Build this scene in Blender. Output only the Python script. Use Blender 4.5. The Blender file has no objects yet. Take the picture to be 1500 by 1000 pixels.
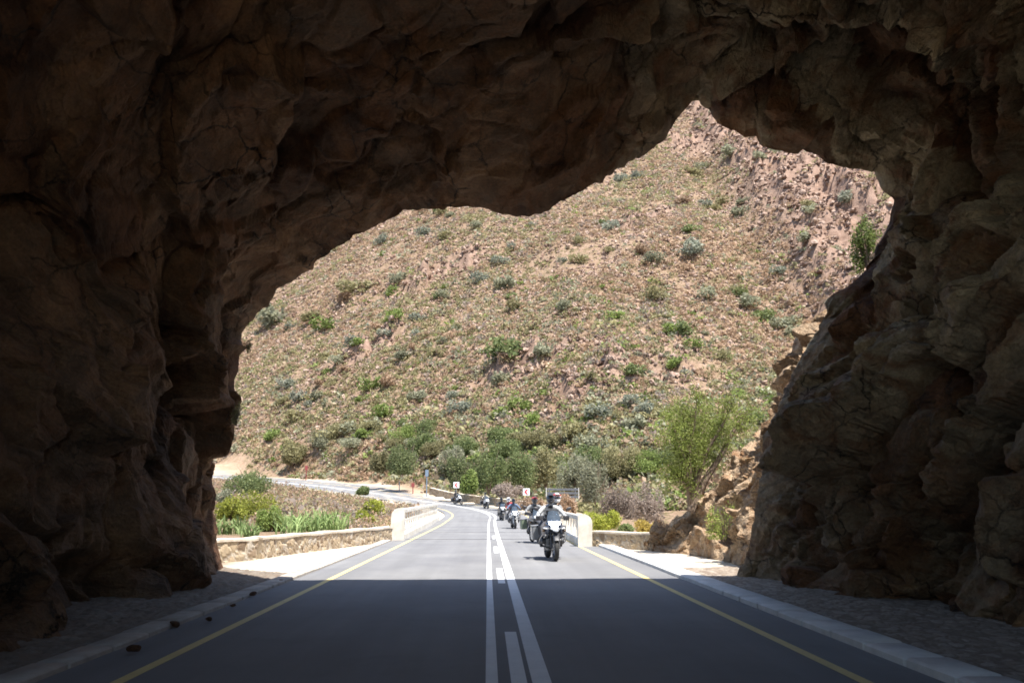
import bpy, bmesh, math, random
import numpy as np
from mathutils import Vector, Matrix
random.seed(7)
RNG = np.random.default_rng(11)
R = math.radians
S = bpy.context.scene
C = S.collection

# ------------------------------------------------------------------ camera
F = 1250.0                      # focal length in photo pixels (photo 1500 wide)
PITCH = math.atan(236 / F)
YAW = math.atan(35 / F)         # looks slightly to the right of the road axis
EYE = 1.55
cam_d = bpy.data.cameras.new('camera')
cam = bpy.data.objects.new('camera', cam_d); C.objects.link(cam)
cam_d.sensor_width = 36; cam_d.lens = 36 * F / 1500
cam_d.clip_start = .05; cam_d.clip_end = 6000
cam.location = (0, 0, EYE)
cam.rotation_euler = (math.pi / 2 + PITCH, 0, -YAW)
S.camera = cam
_RM = cam.rotation_euler.to_matrix()

def ray(px, py):
    v = _RM @ Vector(((px - 750) / F, (500 - py) / F, -1))
    return v
def W(px, py, D):
    """point seen at photo pixel (px,py) at distance D along the road axis"""
    v = ray(px, py); k = D / v.y
    return Vector((v.x * k, D, EYE + v.z * k))

# ------------------------------------------------------------------ noise
def _h(ix, iy, iz, seed):
    K = np.uint32
    with np.errstate(over='ignore'):
        n = ix.astype(K) * K(0x8DA6B343) ^ iy.astype(K) * K(0xD8163841) ^ iz.astype(K) * K(0xCB1AB31F) ^ K((seed * 0x9E3779B1 + 0x7F4A7C15) & 0xFFFFFFFF)
        n ^= n >> K(16); n *= K(0x7FEB352D); n ^= n >> K(15); n *= K(0x846CA68B); n ^= n >> K(16)
    return (n & K(0xFFFFFF)).astype(np.float64) / 0xFFFFFF
def vnoise(P, seed=0):
    i = np.floor(P).astype(np.int64); f = P - i
    f = f * f * f * (f * (f * 6 - 15) + 10)
    out = 0
    for dx in (0, 1):
        wx = f[:, 0] if dx else 1 - f[:, 0]
        for dy in (0, 1):
            wy = f[:, 1] if dy else 1 - f[:, 1]
            for dz in (0, 1):
                wz = f[:, 2] if dz else 1 - f[:, 2]
                out = out + wx * wy * wz * _h(i[:, 0] + dx, i[:, 1] + dy, i[:, 2] + dz, seed)
    return out * 2 - 1
def fbm(P, octv=4, seed=0, gain=.5):
    a, s, t = 1., 0, 0
    for k in range(octv):
        s = s + a * vnoise(P * 2.03 ** k + 17.3 * k, seed + k); t += a; a *= gain
    return s / t
def facets(P, seed=0, tilt=.9, bw=.16):
    """broken-rock cells: returns (displacement, random per cell, F2-F1); neighbours blend over bw"""
    i = np.floor(P).astype(np.int64)
    n = len(P)
    b1 = np.full(n, 9e9); b2 = np.full(n, 9e9)
    s1 = np.zeros((n, 3)); c1 = np.zeros((n, 3), np.int64); s2 = s1.copy(); c2 = c1.copy()
    for dx in (-1, 0, 1):
        for dy in (-1, 0, 1):
            for dz in (-1, 0, 1):
                c = i + np.array((dx, dy, dz))
                s = c + np.stack([_h(c[:, 0], c[:, 1], c[:, 2], seed + k) for k in (1, 2, 3)], 1)
                d = ((P - s) ** 2).sum(1)
                m = d < b1; m2 = (~m) & (d < b2)
                b2[m] = b1[m]; s2[m] = s1[m]; c2[m] = c1[m]
                b1[m] = d[m]; s1[m] = s[m]; c1[m] = c[m]
                b2[m2] = d[m2]; s2[m2] = s[m2]; c2[m2] = c[m2]
    def val(c, s):
        r = _h(c[:, 0], c[:, 1], c[:, 2], seed + 9)
        g = np.stack([_h(c[:, 0], c[:, 1], c[:, 2], seed + k) for k in (11, 12, 13)], 1) - .5
        return (r - .5) + tilt * (g * (P - s)).sum(1) * 2
    e = np.sqrt(b2) - np.sqrt(b1)
    w_ = .5 + .5 * np.clip(e / bw, 0, 1)
    return val(c1, s1) * w_ + val(c2, s2) * (1 - w_), _h(c1[:, 0], c1[:, 1], c1[:, 2], seed + 21), e
def sstep(a, b, x):
    t = np.clip((x - a) / (b - a), 0, 1)
    return t * t * (3 - 2 * t)

# ------------------------------------------------------------------ object helpers
def link(o, parent=None):
    C.objects.link(o)
    if parent is not None: o.parent = parent
    return o
def tag(o, label=None, cat=None, group=None, kind=None):
    if label: o['label'] = label
    if cat: o['category'] = cat
    if group: o['group'] = group
    if kind: o['kind'] = kind
    return o
def empty(name, loc=(0, 0, 0), rot=(0, 0, 0), **kw):
    o = bpy.data.objects.new(name, None); o.empty_display_size = .2
    o.location = loc; o.rotation_euler = rot
    link(o); tag(o, **kw)
    return o
def np_mesh(name, V, Fc, mats, parent=None, smooth=False, mat_idx=None, attrs=None):
    """V (n,3) and faces (m,k) arrays -> linked object"""
    V = np.asarray(V, np.float32); Fc = np.asarray(Fc, np.int32)
    me = bpy.data.meshes.new(name)
    k = Fc.shape[1]
    me.vertices.add(len(V)); me.vertices.foreach_set('co', V.ravel())
    me.loops.add(Fc.size); me.loops.foreach_set('vertex_index', Fc.ravel())
    me.polygons.add(len(Fc)); me.polygons.foreach_set('loop_start', np.arange(0, Fc.size, k, dtype=np.int32))
    if mat_idx is not None: me.polygons.foreach_set('material_index', np.asarray(mat_idx, np.int32))
    me.polygons.foreach_set('use_smooth', np.full(len(Fc), bool(smooth)))
    me.update(calc_edges=True)
    for an, av in (attrs or {}).items():
        a = me.attributes.new(an, 'FLOAT', 'POINT'); a.data.foreach_set('value', np.asarray(av, np.float32))
    for m in (mats if isinstance(mats, (list, tuple)) else [mats]): me.materials.append(m)
    o = bpy.data.objects.new(name, me)
    return link(o, parent)
def grid_faces(nu, nv, wrap=False):
    a = np.arange(nu * nv).reshape(nu, nv)
    if wrap: a = np.concatenate([a, a[:, :1]], 1)
    return np.stack([a[:-1, :-1], a[1:, :-1], a[1:, 1:], a[:-1, 1:]], -1).reshape(-1, 4)

class MB:
    """collects shapes into one mesh"""
    def __init__(s): s.v = []; s.f = []; s.m = []; s.cur = 0
    def add(s, V, Fs):
        o = len(s.v); s.v += [tuple(x) for x in V]
        for f in Fs: s.f.append(tuple(i + o for i in f)); s.m.append(s.cur)
        return s
    def tube(s, pts, r, n=8, cap=True):
        pts = [Vector(p) for p in pts]
        rs = r if isinstance(r, (list, tuple)) else [r] * len(pts)
        V = []; Fs = []; u = None
        for k, p in enumerate(pts):
            d = (pts[min(k + 1, len(pts) - 1)] - pts[max(k - 1, 0)]).normalized()
            if u is None: u = d.orthogonal().normalized()
            u = (u - d * u.dot(d)).normalized(); w = d.cross(u)
            for j in range(n):
                a = 2 * math.pi * j / n
                V.append(p + (u * math.cos(a) + w * math.sin(a)) * rs[k])
        for k in range(len(pts) - 1):
            for j in range(n):
                Fs.append((k * n + j, k * n + (j + 1) % n, (k + 1) * n + (j + 1) % n, (k + 1) * n + j))
        if cap: Fs += [tuple(range(n))[::-1], tuple(range((len(pts) - 1) * n, len(pts) * n))]
        return s.add(V, Fs)
    def box(s, c, size, rot=None, bev=.12):
        """bevelled box"""
        c = Vector(c); hx, hy, hz = (x / 2 for x in size)
        b = min(hx, hy, hz) * bev * 2
        rings = []
        for z, k in ((-hz, b), (-hz + b, 0), (hz - b, 0), (hz, b)):
            x, y = hx - k, hy - k; q = b
            rings.append([(-x + q, -y, z), (x - q, -y, z), (x, -y + q, z), (x, y - q, z), (x - q, y, z), (-x + q, y, z), (-x, y - q, z), (-x, -y + q, z)])
        return s.loft([[(rot @ Vector(p) if rot else Vector(p)) + c for p in rg] for rg in rings])
    def loft(s, rings, cap=True, closed=True):
        n = len(rings[0]); V = [p for r_ in rings for p in r_]; Fs = []
        for k in range(len(rings) - 1):
            for j in range(n if closed else n - 1):
                Fs.append((k * n + j, k * n + (j + 1) % n, (k + 1) * n + (j + 1) % n, (k + 1) * n + j))
        if cap: Fs += [tuple(range(n))[::-1], tuple(range((len(rings) - 1) * n, len(rings) * n))]
        return s.add(V, Fs)
    def ell(s, c, rad, nu=12, nv=8, rot=None):
        c = Vector(c); rings = []
        for k in range(nv + 1):
            a = math.pi * k / nv
            z = -math.cos(a); q = max(math.sin(a), .02)
            rg = []
            for j in range(nu):
                b = 2 * math.pi * j / nu
                p = Vector((q * math.cos(b) * rad[0], q * math.sin(b) * rad[1], z * rad[2]))
                rg.append((rot @ p if rot else p) + c)
            rings.append(rg)
        return s.loft(rings)
    def ring(s, c, Rr, r, n=28, m=8, squash=1.0, a0=0, a1=2 * math.pi):
        """torus round the x axis"""
        c = Vector(c); full = abs(a1 - a0 - 2 * math.pi) < 1e-6
        rings = []
        for k in range(n + (0 if full else 1)):
            a = a0 + (a1 - a0) * k / n
            rg = []
            for j in range(m):
                b = 2 * math.pi * j / m
                q = Rr + r * math.cos(b)
                rg.append(c + Vector((r * squash * math.sin(b), q * math.cos(a), q * math.sin(a))))
            rings.append(rg)
        if full: rings.append(rings[0])
        return s.loft(rings, cap=not full)
    def build(s, name, mats, parent=None, smooth=True):
        me = bpy.data.meshes.new(name)
        me.from_pydata(s.v, [], s.f)
        me.polygons.foreach_set('material_index', s.m)
        me.polygons.foreach_set('use_smooth', [smooth] * len(s.f))
        for m in (mats if isinstance(mats, (list, tuple)) else [mats]): me.materials.append(m)
        bm = bmesh.new(); bm.from_mesh(me)
        bmesh.ops.remove_doubles(bm, verts=bm.verts, dist=1e-5)
        bmesh.ops.recalc_face_normals(bm, faces=bm.faces)
        if smooth:
            for e in bm.edges:
                if len(e.link_faces) == 2 and e.calc_face_angle(0) > R(38): e.smooth = False
        bm.to_mesh(me); bm.free()
        return link(bpy.data.objects.new(name, me), parent)

# ------------------------------------------------------------------ materials
def mat(name):
    m = bpy.data.materials.new(name); m.use_nodes = True
    nt = m.node_tree; b = nt.nodes['Principled BSDF']
    return m, nt, b
def N(nt, typ, **kw):
    n = nt.nodes.new(typ)
    for k, v in kw.items():
        if k.startswith('i_'): n.inputs[k[2:].replace('_', ' ')].default_value = v
        else: setattr(n, k, v)
    return n
def col4(c): return (c[0], c[1], c[2], 1)
def ramp(nt, src, stops):
    r = nt.nodes.new('ShaderNodeValToRGB')
    el = r.color_ramp.elements
    while len(el) < len(stops): el.new(.5)
    for e, (p, c) in zip(el, stops): e.position = p; e.color = col4(c)
    nt.links.new(src, r.inputs['Fac']); return r.outputs['Color']
def mixc(nt, fac, a, b, mode='MIX'):
    m = nt.nodes.new('ShaderNodeMix'); m.data_type = 'RGBA'; m.blend_type = mode
    for sock, v in ((m.inputs[0], fac), (m.inputs[6], a), (m.inputs[7], b)):
        if isinstance(v, bpy.types.NodeSocket): nt.links.new(v, sock)
        elif isinstance(v, (int, float)): sock.default_value = v
        else: sock.default_value = col4(v)
    return m.outputs[2]
def noise(nt, scale, detail=6, rough=.6, vec=None, dist=0, out='Fac'):
    n = N(nt, 'ShaderNodeTexNoise', i_Scale=scale, i_Detail=detail, i_Roughness=rough, i_Distortion=dist)
    if vec is not None: nt.links.new(vec, n.inputs['Vector'])
    return n.outputs[out]
def objco(nt):
    return N(nt, 'ShaderNodeTexCoord').outputs['Object']
def attr(nt, name):
    return N(nt, 'ShaderNodeAttribute', attribute_name=name).outputs['Fac']
def bump(nt, b, h, strength=.4, dist=.05, prev=None):
    n = N(nt, 'ShaderNodeBump', i_Strength=strength, i_Distance=dist)
    nt.links.new(h, n.inputs['Height'])
    if prev is not None: nt.links.new(prev, n.inputs['Normal'])
    if b is not None: nt.links.new(n.outputs['Normal'], b.inputs['Normal'])
    return n.outputs['Normal']
def simple(name, c1, c2=None, scale=8, rough=.6, bmp=0, bscale=40, metal=0, spec=.5, coat=0):
    m, nt, b = mat(name); v = objco(nt)
    if c2 is None: c2 = tuple(x * .75 for x in c1)
    f = noise(nt, scale, 6, .65, v)
    nt.links.new(ramp(nt, f, [(.35, c1), (.68, c2)]), b.inputs['Base Color'])
    b.inputs['Roughness'].default_value = rough; b.inputs['Metallic'].default_value = metal
    b.inputs['Specular IOR Level'].default_value = spec
    if coat: b.inputs['Coat Weight'].default_value = coat
    if bmp: bump(nt, b, noise(nt, bscale, 8, .7, v), bmp, .02)
    return m
def leafmat(name, c1, c2, trans=.22, rough=.6):
    m, nt, b = mat(name)
    g = N(nt, 'ShaderNodeNewGeometry').outputs['Random Per Island']
    oi = N(nt, 'ShaderNodeObjectInfo').outputs['Random']
    c = ramp(nt, g, [(.0, c1), (.8, c2), (1, tuple(min(1, x * 1.12) for x in c2))])
    mr = N(nt, 'ShaderNodeMapRange', i_To_Min=.8, i_To_Max=1.2); nt.links.new(oi, mr.inputs['Value'])
    c = mixc(nt, 1.0, c, mr.outputs['Result'], 'MULTIPLY')
    ta = N(nt, 'ShaderNodeMath', operation='ADD'); nt.links.new(attr(nt, 'tone'), ta.inputs[0]); ta.inputs[1].default_value = 1
    c = mixc(nt, 1.0, c, ta.outputs[0], 'MULTIPLY')
    nt.links.new(c, b.inputs['Base Color']); b.inputs['Roughness'].default_value = rough
    b.inputs['Specular IOR Level'].default_value = .25
    t = nt.nodes.new('ShaderNodeBsdfTranslucent'); nt.links.new(c, t.inputs['Color'])
    mx = nt.nodes.new('ShaderNodeMixShader'); mx.inputs[0].default_value = trans
    out = nt.nodes['Material Output']
    nt.links.new(b.outputs[0], mx.inputs[1]); nt.links.new(t.outputs[0], mx.inputs[2]); nt.links.new(mx.outputs[0], out.inputs['Surface'])
    return m

M = {}
def rockmat(name, cols, greys, sc=1.0, warm=None):
    m, nt, b = mat(name); v = objco(nt)
    mp = N(nt, 'ShaderNodeMapping'); mp.inputs['Rotation'].default_value = (R(42), R(12), R(20)); mp.inputs['Scale'].default_value = (1.25 * sc, .75 * sc, 1.25 * sc)
    nt.links.new(v, mp.inputs['Vector']); sv = mp.outputs['Vector']
    f = noise(nt, .55, 9, .66, sv, .6)
    c = ramp(nt, f, [(.3, cols[0]), (.45, cols[1]), (.56, cols[2]), (.72, cols[3])])
    cell = attr(nt, 'cell')
    f2 = noise(nt, 1.3 * sc, 7, .7, v, .3)
    ad = N(nt, 'ShaderNodeMath', operation='MULTIPLY_ADD'); nt.links.new(cell, ad.inputs[0]); ad.inputs[1].default_value = .7; nt.links.new(f2, ad.inputs[2])
    g = ramp(nt, ad.outputs[0], [(.62, (0, 0, 0)), (.9, (.85, .85, .85))])
    gc = ramp(nt, noise(nt, 3 * sc, 8, .7, v), [(.3, greys[0]), (.7, greys[1])])
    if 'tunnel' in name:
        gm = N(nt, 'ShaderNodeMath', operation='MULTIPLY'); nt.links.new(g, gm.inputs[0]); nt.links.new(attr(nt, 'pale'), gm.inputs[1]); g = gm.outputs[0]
    c = mixc(nt, g, c, gc)
    c = mixc(nt, 1.0, c, ramp(nt, cell, [(.1, (.62, .60, .58)), (.9, (1.2, 1.2, 1.2))]), 'MULTIPLY')
    if 'tunnel' in name:
        cmb = N(nt, 'ShaderNodeCombineXYZ'); bm_ = N(nt, 'ShaderNodeMath', operation='MULTIPLY'); bm_.inputs[1].default_value = 3.4
        nt.links.new(attr(nt, 'bed'), bm_.inputs[0]); nt.links.new(bm_.outputs[0], cmb.inputs[0])
        sx = N(nt, 'ShaderNodeSeparateXYZ'); nt.links.new(v, sx.inputs[0])
        for k_ in (0, 1):
            q_ = N(nt, 'ShaderNodeMath', operation='MULTIPLY'); q_.inputs[1].default_value = .35; nt.links.new(sx.outputs[k_], q_.inputs[0]); nt.links.new(q_.outputs[0], cmb.inputs[k_ + 1])
        bedn = noise(nt, 1.0, 9, .62, cmb.outputs[0], .25)
        c = mixc(nt, .75, c, ramp(nt, bedn, [(.32, (.45, .40, .36)), (.5, (1, 1, 1)), (.68, (1.55, 1.45, 1.3))]), 'MULTIPLY')
        vo = N(nt, 'ShaderNodeTexVoronoi', feature='DISTANCE_TO_EDGE', i_Scale=1.15)
        wv_ = N(nt, 'ShaderNodeVectorMath', operation='ADD'); nt.links.new(sv, wv_.inputs[0])
        ns_ = N(nt, 'ShaderNodeVectorMath', operation='SCALE'); ns_.inputs['Scale'].default_value = .5
        nt.links.new(noise(nt, 1.7, 6, .7, v, out='Color'), ns_.inputs[0]); nt.links.new(ns_.outputs[0], wv_.inputs[1]); nt.links.new(wv_.outputs[0], vo.inputs['Vector'])
        crk = ramp(nt, vo.outputs['Distance'], [(.0, (1, 1, 1)), (.028, (0, 0, 0))])
        gate = ramp(nt, noise(nt, .8, 3, .5, v), [(.47, (0, 0, 0)), (.62, (1, 1, 1))])
        crk = mixc(nt, 1.0, crk, gate, 'MULTIPLY')
        c = mixc(nt, crk, c, (.018, .012, .008))
    # rust and soot stains running with the strata
    st = ramp(nt, noise(nt, .9, 6, .7, sv, 1.4), [(.50, (0, 0, 0)), (.64, (1, 1, 1))])
    c = mixc(nt, st, c, mixc(nt, .75, c, warm or (.17, .075, .03)))
    fine = noise(nt, 22 * sc, 8, .75, v)
    c = mixc(nt, .8, c, ramp(nt, fine, [(.3, (.55, .55, .55)), (.7, (1.3, 1.3, 1.3))]), 'MULTIPLY')
    nt.links.new(c, b.inputs['Base Color']); b.inputs['Roughness'].default_value = .82
    b.inputs['Specular IOR Level'].default_value = .3
    n1 = bump(nt, None, noise(nt, 2.2 * sc, 10, .62, sv, .5), .55, .3)
    for cs_, cd_ in ((1.5, .26), (4.2, .09)):
        vc = N(nt, 'ShaderNodeTexVoronoi', feature='F1', distance='CHEBYCHEV', i_Scale=cs_ * sc)
        wa = N(nt, 'ShaderNodeVectorMath', operation='ADD'); nt.links.new(sv, wa.inputs[0])
        wb = N(nt, 'ShaderNodeVectorMath', operation='SCALE'); wb.inputs['Scale'].default_value = .35 / cs_
        nt.links.new(noise(nt, 2.5 * cs_, 4, .6, v, out='Color'), wb.inputs[0]); nt.links.new(wb.outputs[0], wa.inputs[1]); nt.links.new(wa.outputs[0], vc.inputs['Vector'])
        hh = vc.outputs['Distance']
        if 'tunnel' in name:
            hm = N(nt, 'ShaderNodeMath', operation='MULTIPLY'); nt.links.new(hh, hm.inputs[0]); nt.links.new(attr(nt, 'rough'), hm.inputs[1]); hh = hm.outputs[0]
        n1 = bump(nt, None, hh, .8, cd_, n1)
    if 'tunnel' in name:
        n1 = bump(nt, None, bedn, .9, .22, n1); iv = N(nt, 'ShaderNodeMath', operation='SUBTRACT'); iv.inputs[0].default_value = 1; nt.links.new(crk, iv.inputs[1]); n1 = bump(nt, None, iv.outputs[0], .8, .06, n1)
    n2 = bump(nt, None, noise(nt, 9 * sc, 9, .7, v, .3), .7, .09, n1)
    bump(nt, b, fine, .5, .02, n2)
    return m
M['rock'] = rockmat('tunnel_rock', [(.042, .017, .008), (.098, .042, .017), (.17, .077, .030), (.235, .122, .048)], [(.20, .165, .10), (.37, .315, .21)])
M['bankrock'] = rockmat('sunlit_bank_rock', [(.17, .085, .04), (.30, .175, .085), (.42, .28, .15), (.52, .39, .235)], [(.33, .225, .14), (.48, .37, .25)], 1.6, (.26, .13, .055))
M['hillrock'] = rockmat('hill_stone', [(.17, .095, .068), (.28, .172, .128), (.39, .27, .205), (.50, .385, .31)], [(.26, .175, .135), (.46, .36, .29)], 1.2, (.19, .095, .06))

def stonewallmat(name, sun=1.0):
    m, nt, b = mat(name); v = objco(nt)
    c = ramp(nt, attr(nt, 'cell'), [(0, (.15, .10, .06)), (.3, (.30, .235, .155)), (.55, (.36, .28, .18)), (.8, (.18, .125, .08)), (1, (.40, .355, .29))])
    c = mixc(nt, .7, c, ramp(nt, noise(nt, 14, 8, .7, v), [(.3, (.6, .6, .6)), (.7, (1.25, 1.25, 1.25))]), 'MULTIPLY')
    e = ramp(nt, attr(nt, 'edge'), [(.05, (1, 1, 1)), (.13, (0, 0, 0))])
    c = mixc(nt, e, c, (.36, .31, .24))
    nt.links.new(c, b.inputs['Base Color']); b.inputs['Roughness'].default_value = .85
    bump(nt, b, noise(nt, 30, 8, .7, v), .5, .02)
    return m
M['masonry'] = stonewallmat('rubble_masonry')
M['concrete'] = simple('weathered_concrete', (.56, .54, .50), (.44, .42, .38), 3, .85, .3, 60)
M['coping'] = simple('mortar_coping', (.50, .44, .36), (.36, .30, .23), 4, .9, .5, 30)
M['whitewash'] = simple('painted_concrete', (.66, .63, .57), (.40, .36, .29), 1.6, .8, .4, 30)
M['kerb'] = simple('kerb_concrete', (.58, .57, .545), (.44, .43, .41), 3, .85, .4, 70)
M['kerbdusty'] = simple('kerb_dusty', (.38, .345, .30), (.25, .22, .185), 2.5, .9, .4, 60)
M['joint'] = simple('bridge_joint_tar', (.045, .045, .05), (.07, .07, .07), 4, .8)

def asphalt():
    m, nt, b = mat('asphalt'); v = objco(nt)
    c = ramp(nt, noise(nt, .35, 5, .6, v), [(.3, (.125, .125, .13)), (.7, (.17, .169, .168))])
    mp = N(nt, 'ShaderNodeMapping'); mp.inputs['Scale'].default_value = (1.2, .04, 1); nt.links.new(v, mp.inputs['Vector'])
    c = mixc(nt, .5, c, ramp(nt, noise(nt, 1.5, 5, .6, mp.outputs['Vector']), [(.3, (.74, .74, .74)), (.7, (1.2, 1.2, 1.2))]), 'MULTIPLY')
    g = noise(nt, 130, 4, .8, v)
    c = mixc(nt, .7, c, ramp(nt, g, [(.3, (.62, .62, .62)), (.72, (1.4, 1.4, 1.4))]), 'MULTIPLY')
    c = mixc(nt, ramp(nt, noise(nt, 1.1, 7, .72, v, .6), [(.56, (0, 0, 0)), (.72, (.6, .6, .6))]), c, (.10, .10, .102))
    sp = ramp(nt, N(nt, 'ShaderNodeTexVoronoi', i_Scale=1.6).outputs['Distance'], [(.012, (1, 1, 1)), (.02, (0, 0, 0))])
    c = mixc(nt, sp, c, (.5, .48, .45))
    nt.links.new(c, b.inputs['Base Color']); b.inputs['Roughness'].default_value = .78
    b.inputs['Specular IOR Level'].default_value = .35
    bump(nt, b, g, .45, .008)
    return m
M['asphalt'] = asphalt()
def paint(name, c, wear=.56):
    m, nt, b = mat(name); v = objco(nt)
    f = ramp(nt, noise(nt, 9, 9, .8, v), [(wear, (0, 0, 0)), (wear + .12, (1, 1, 1))])
    c1 = mixc(nt, .5, c, ramp(nt, noise(nt, 2, 6, .7, v), [(.3, (.75, .75, .75)), (.7, (1.1, 1.1, 1.1))]), 'MULTIPLY')
    nt.links.new(mixc(nt, f, c1, (.2, .2, .2)), b.inputs['Base Color']); b.inputs['Roughness'].default_value = .7
    bump(nt, b, noise(nt, 130, 4, .8, v), .35, .006)
    return m
M['whiteline'] = paint('white_road_paint', (.66, .66, .65), .60)
M['yellowline'] = paint('yellow_road_paint', (.60, .47, .19), .57)

def terrainmat():
    m, nt, b = mat('hill_ground'); v = objco(nt)
    soil = ramp(nt, noise(nt, .06, 7, .7, v, .4), [(.3, (.165, .11, .07)), (.5, (.215, .146, .095)), (.7, (.26, .182, .125))])
    patch = ramp(nt, noise(nt, .45, 8, .72, v, .3), [(.4, (0, 0, 0)), (.62, (1, 1, 1))])
    soil = mixc(nt, patch, soil, (.28, .195, .145))
    dry = ramp(nt, noise(nt, .9, 7, .7, v), [(.47, (0, 0, 0)), (.6, (1, 1, 1))])
    soil = mixc(nt, dry, soil, (.105, .085, .04))
    soil = mixc(nt, attr(nt, 'crag'), soil, ramp(nt, noise(nt, .5, 9, .7, v, .5), [(.3, (.13, .08, .058)), (.7, (.31, .215, .165))]))
    sand = ramp(nt, noise(nt, 1.2, 8, .7, v), [(.3, (.56, .47, .36)), (.7, (.66, .60, .50))])
    c = mixc(nt, attr(nt, 'sand'), soil, sand)
    orange = ramp(nt, noise(nt, .5, 8, .7, v, .5), [(.3, (.24, .155, .10)), (.7, (.40, .30, .215))])
    c = mixc(nt, attr(nt, 'cut'), c, orange)
    c = mixc(nt, .7, c, ramp(nt, noise(nt, 6, 8, .75, v), [(.3, (.65, .65, .65)), (.7, (1.25, 1.25, 1.25))]), 'MULTIPLY')
    nt.links.new(c, b.inputs['Base Color']); b.inputs['Roughness'].default_value = .95
    b.inputs['Specular IOR Level'].default_value = .1
    n1 = bump(nt, None, noise(nt, 1.1, 9, .68, v), .8, .5)
    bump(nt, b, noise(nt, 14, 8, .7, v), .5, .03, n1)
    return m
M['terrain'] = terrainmat()
def apronmat(nm='cobbled_apron', q=1.0):
    m, nt, b = mat(nm); v = objco(nt)
    c = ramp(nt, attr(nt, 'cell'), [(0, (.19 * q, .15 * q, .11 * q)), (.5, (.24 * q, .195 * q, .15 * q)), (1, (.29 * q, .25 * q, .205 * q))])
    c = mixc(nt, .8, c, ramp(nt, noise(nt, 18, 8, .7, v), [(.3, (.6, .6, .6)), (.7, (1.3, 1.3, 1.3))]), 'MULTIPLY')
    c = mixc(nt, ramp(nt, attr(nt, 'edge'), [(.05, (1, 1, 1)), (.2, (0, 0, 0))]), c, (.15, .11, .08))
    nt.links.new(c, b.inputs['Base Color']); b.inputs['Roughness'].default_value = .9
    bump(nt, b, noise(nt, 25, 8, .75, v), .7, .03)
    return m
M['apron'] = apronmat(); M['verge'] = apronmat('dusty_verge', .62)

LK = dict(olive=((.185, .17, .08), (.28, .255, .135)), bright=((.12, .17, .04), (.23, .28, .085)), green=((.10, .14, .05), (.20, .23, .095)),
          greygreen=((.20, .205, .13), (.30, .30, .205)), bluegrey=((.17, .19, .145), (.28, .29, .225)), dry=((.26, .17, .105), (.37, .265, .18)),
          dead=((.21, .165, .135), (.32, .26, .215)), yellow=((.34, .24, .05), (.46, .36, .10)), yellowgreen=((.17, .20, .03), (.33, .34, .06)),
          willow=((.14, .18, .035), (.31, .36, .09)), agave=((.14, .21, .07), (.29, .37, .15)), straw=((.31, .23, .145), (.42, .325, .22)), darkgreen=((.085, .11, .045), (.17, .19, .085)))
for k, (a, b_) in LK.items(): M['leaf_' + k] = leafmat('leaf_' + k, a, b_, .45 if k in ('bright', 'willow', 'yellowgreen', 'agave') else .45)
M['bark'] = simple('bark', (.13, .09, .06), (.20, .15, .11), 20, .9, .6, 40)

# ------------------------------------------------------------------ world and sun
SUN_EL, SUN_AZ = 68, 35          # the sun stands high behind the camera, a little to the right
w = bpy.data.worlds.new('World'); S.world = w; w.use_nodes = True
nt = w.node_tree; bg = nt.nodes['Background']
sky = nt.nodes.new('ShaderNodeTexSky'); sky.sky_type = 'NISHITA'; sky.sun_disc = False
to_sun = Vector((math.sin(R(SUN_AZ)) * math.cos(R(SUN_EL)), -math.cos(R(SUN_AZ)) * math.cos(R(SUN_EL)), math.sin(R(SUN_EL))))
sky.sun_elevation = R(SUN_EL); sky.sun_rotation = math.atan2(to_sun.x, to_sun.y)
sky.air_density = 1.0; sky.dust_density = 1.0; sky.ozone_density = 1.2
nt.links.new(sky.outputs[0], bg.inputs['Color']); bg.inputs['Strength'].default_value = .11
sd = bpy.data.lights.new('sun', 'SUN'); sd.energy = 4.6; sd.angle = R(.53); sd.color = (1, .955, .89)
so = bpy.data.objects.new('sun', sd); link(so)
so.rotation_euler = to_sun.to_track_quat('Z', 'Y').to_euler(); so.location = (10, -20, 60)
S.view_settings.view_transform = 'Standard'; S.view_settings.look = 'None'
S.view_settings.exposure = 1.5; S.view_settings.gamma = 1
S.cycles.use_denoising = True; S.cycles.filter_width = 1.7
S.cycles.max_bounces = 8; S.cycles.diffuse_bounces = 5

# ------------------------------------------------------------------ road line
key = [(0.25, -60, 0), (0.25, -20, 0), (0.25, 0, 0), (.25, 20, 0), (.25, 40, 0), (.27, 55, 0.02), (.3, 66, .10)]
for px, py, D in [(719, 753.5, 80), (692, 745, 95), (641, 736.8, 108), (560, 725, 122), (500, 717.6, 136), (421, 709.5, 150), (330, 702, 166), (230, 694, 185), (90, 684, 212)]:
    p = W(px, py, D); key.append((p.x, p.y, p.z))
key = np.array(key)
def catmull(K, step=1.0):
    out = []
    for i in range(len(K) - 1):
        p0, p1, p2, p3 = K[max(i - 1, 0)], K[i], K[i + 1], K[min(i + 2, len(K) - 1)]
        n = max(2, int(np.linalg.norm(p2 - p1) / step))
        for t in np.arange(n) / n:
            out.append(.5 * ((2 * p1) + (-p0 + p2) * t + (2 * p0 - 5 * p1 + 4 * p2 - p3) * t ** 2 + (-p0 + 3 * p1 - 3 * p2 + p3) * t ** 3))
    out.append(K[-1]); return np.array(out)
RD = catmull(key, 1.0)
for _ in range(6): RD[1:-1] = (RD[:-2] + 2 * RD[1:-1] + RD[2:]) / 4
tan = np.gradient(RD[:, :2], axis=0); tan /= np.linalg.norm(tan, axis=1)[:, None]
nrm = np.stack([tan[:, 1], -tan[:, 0]], 1)           # to the right of travel
bank = .085 * sstep(112, 140, RD[:, 1])               # the left-hand bend is superelevated
widen = sstep(105, 140, RD[:, 1])
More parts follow.
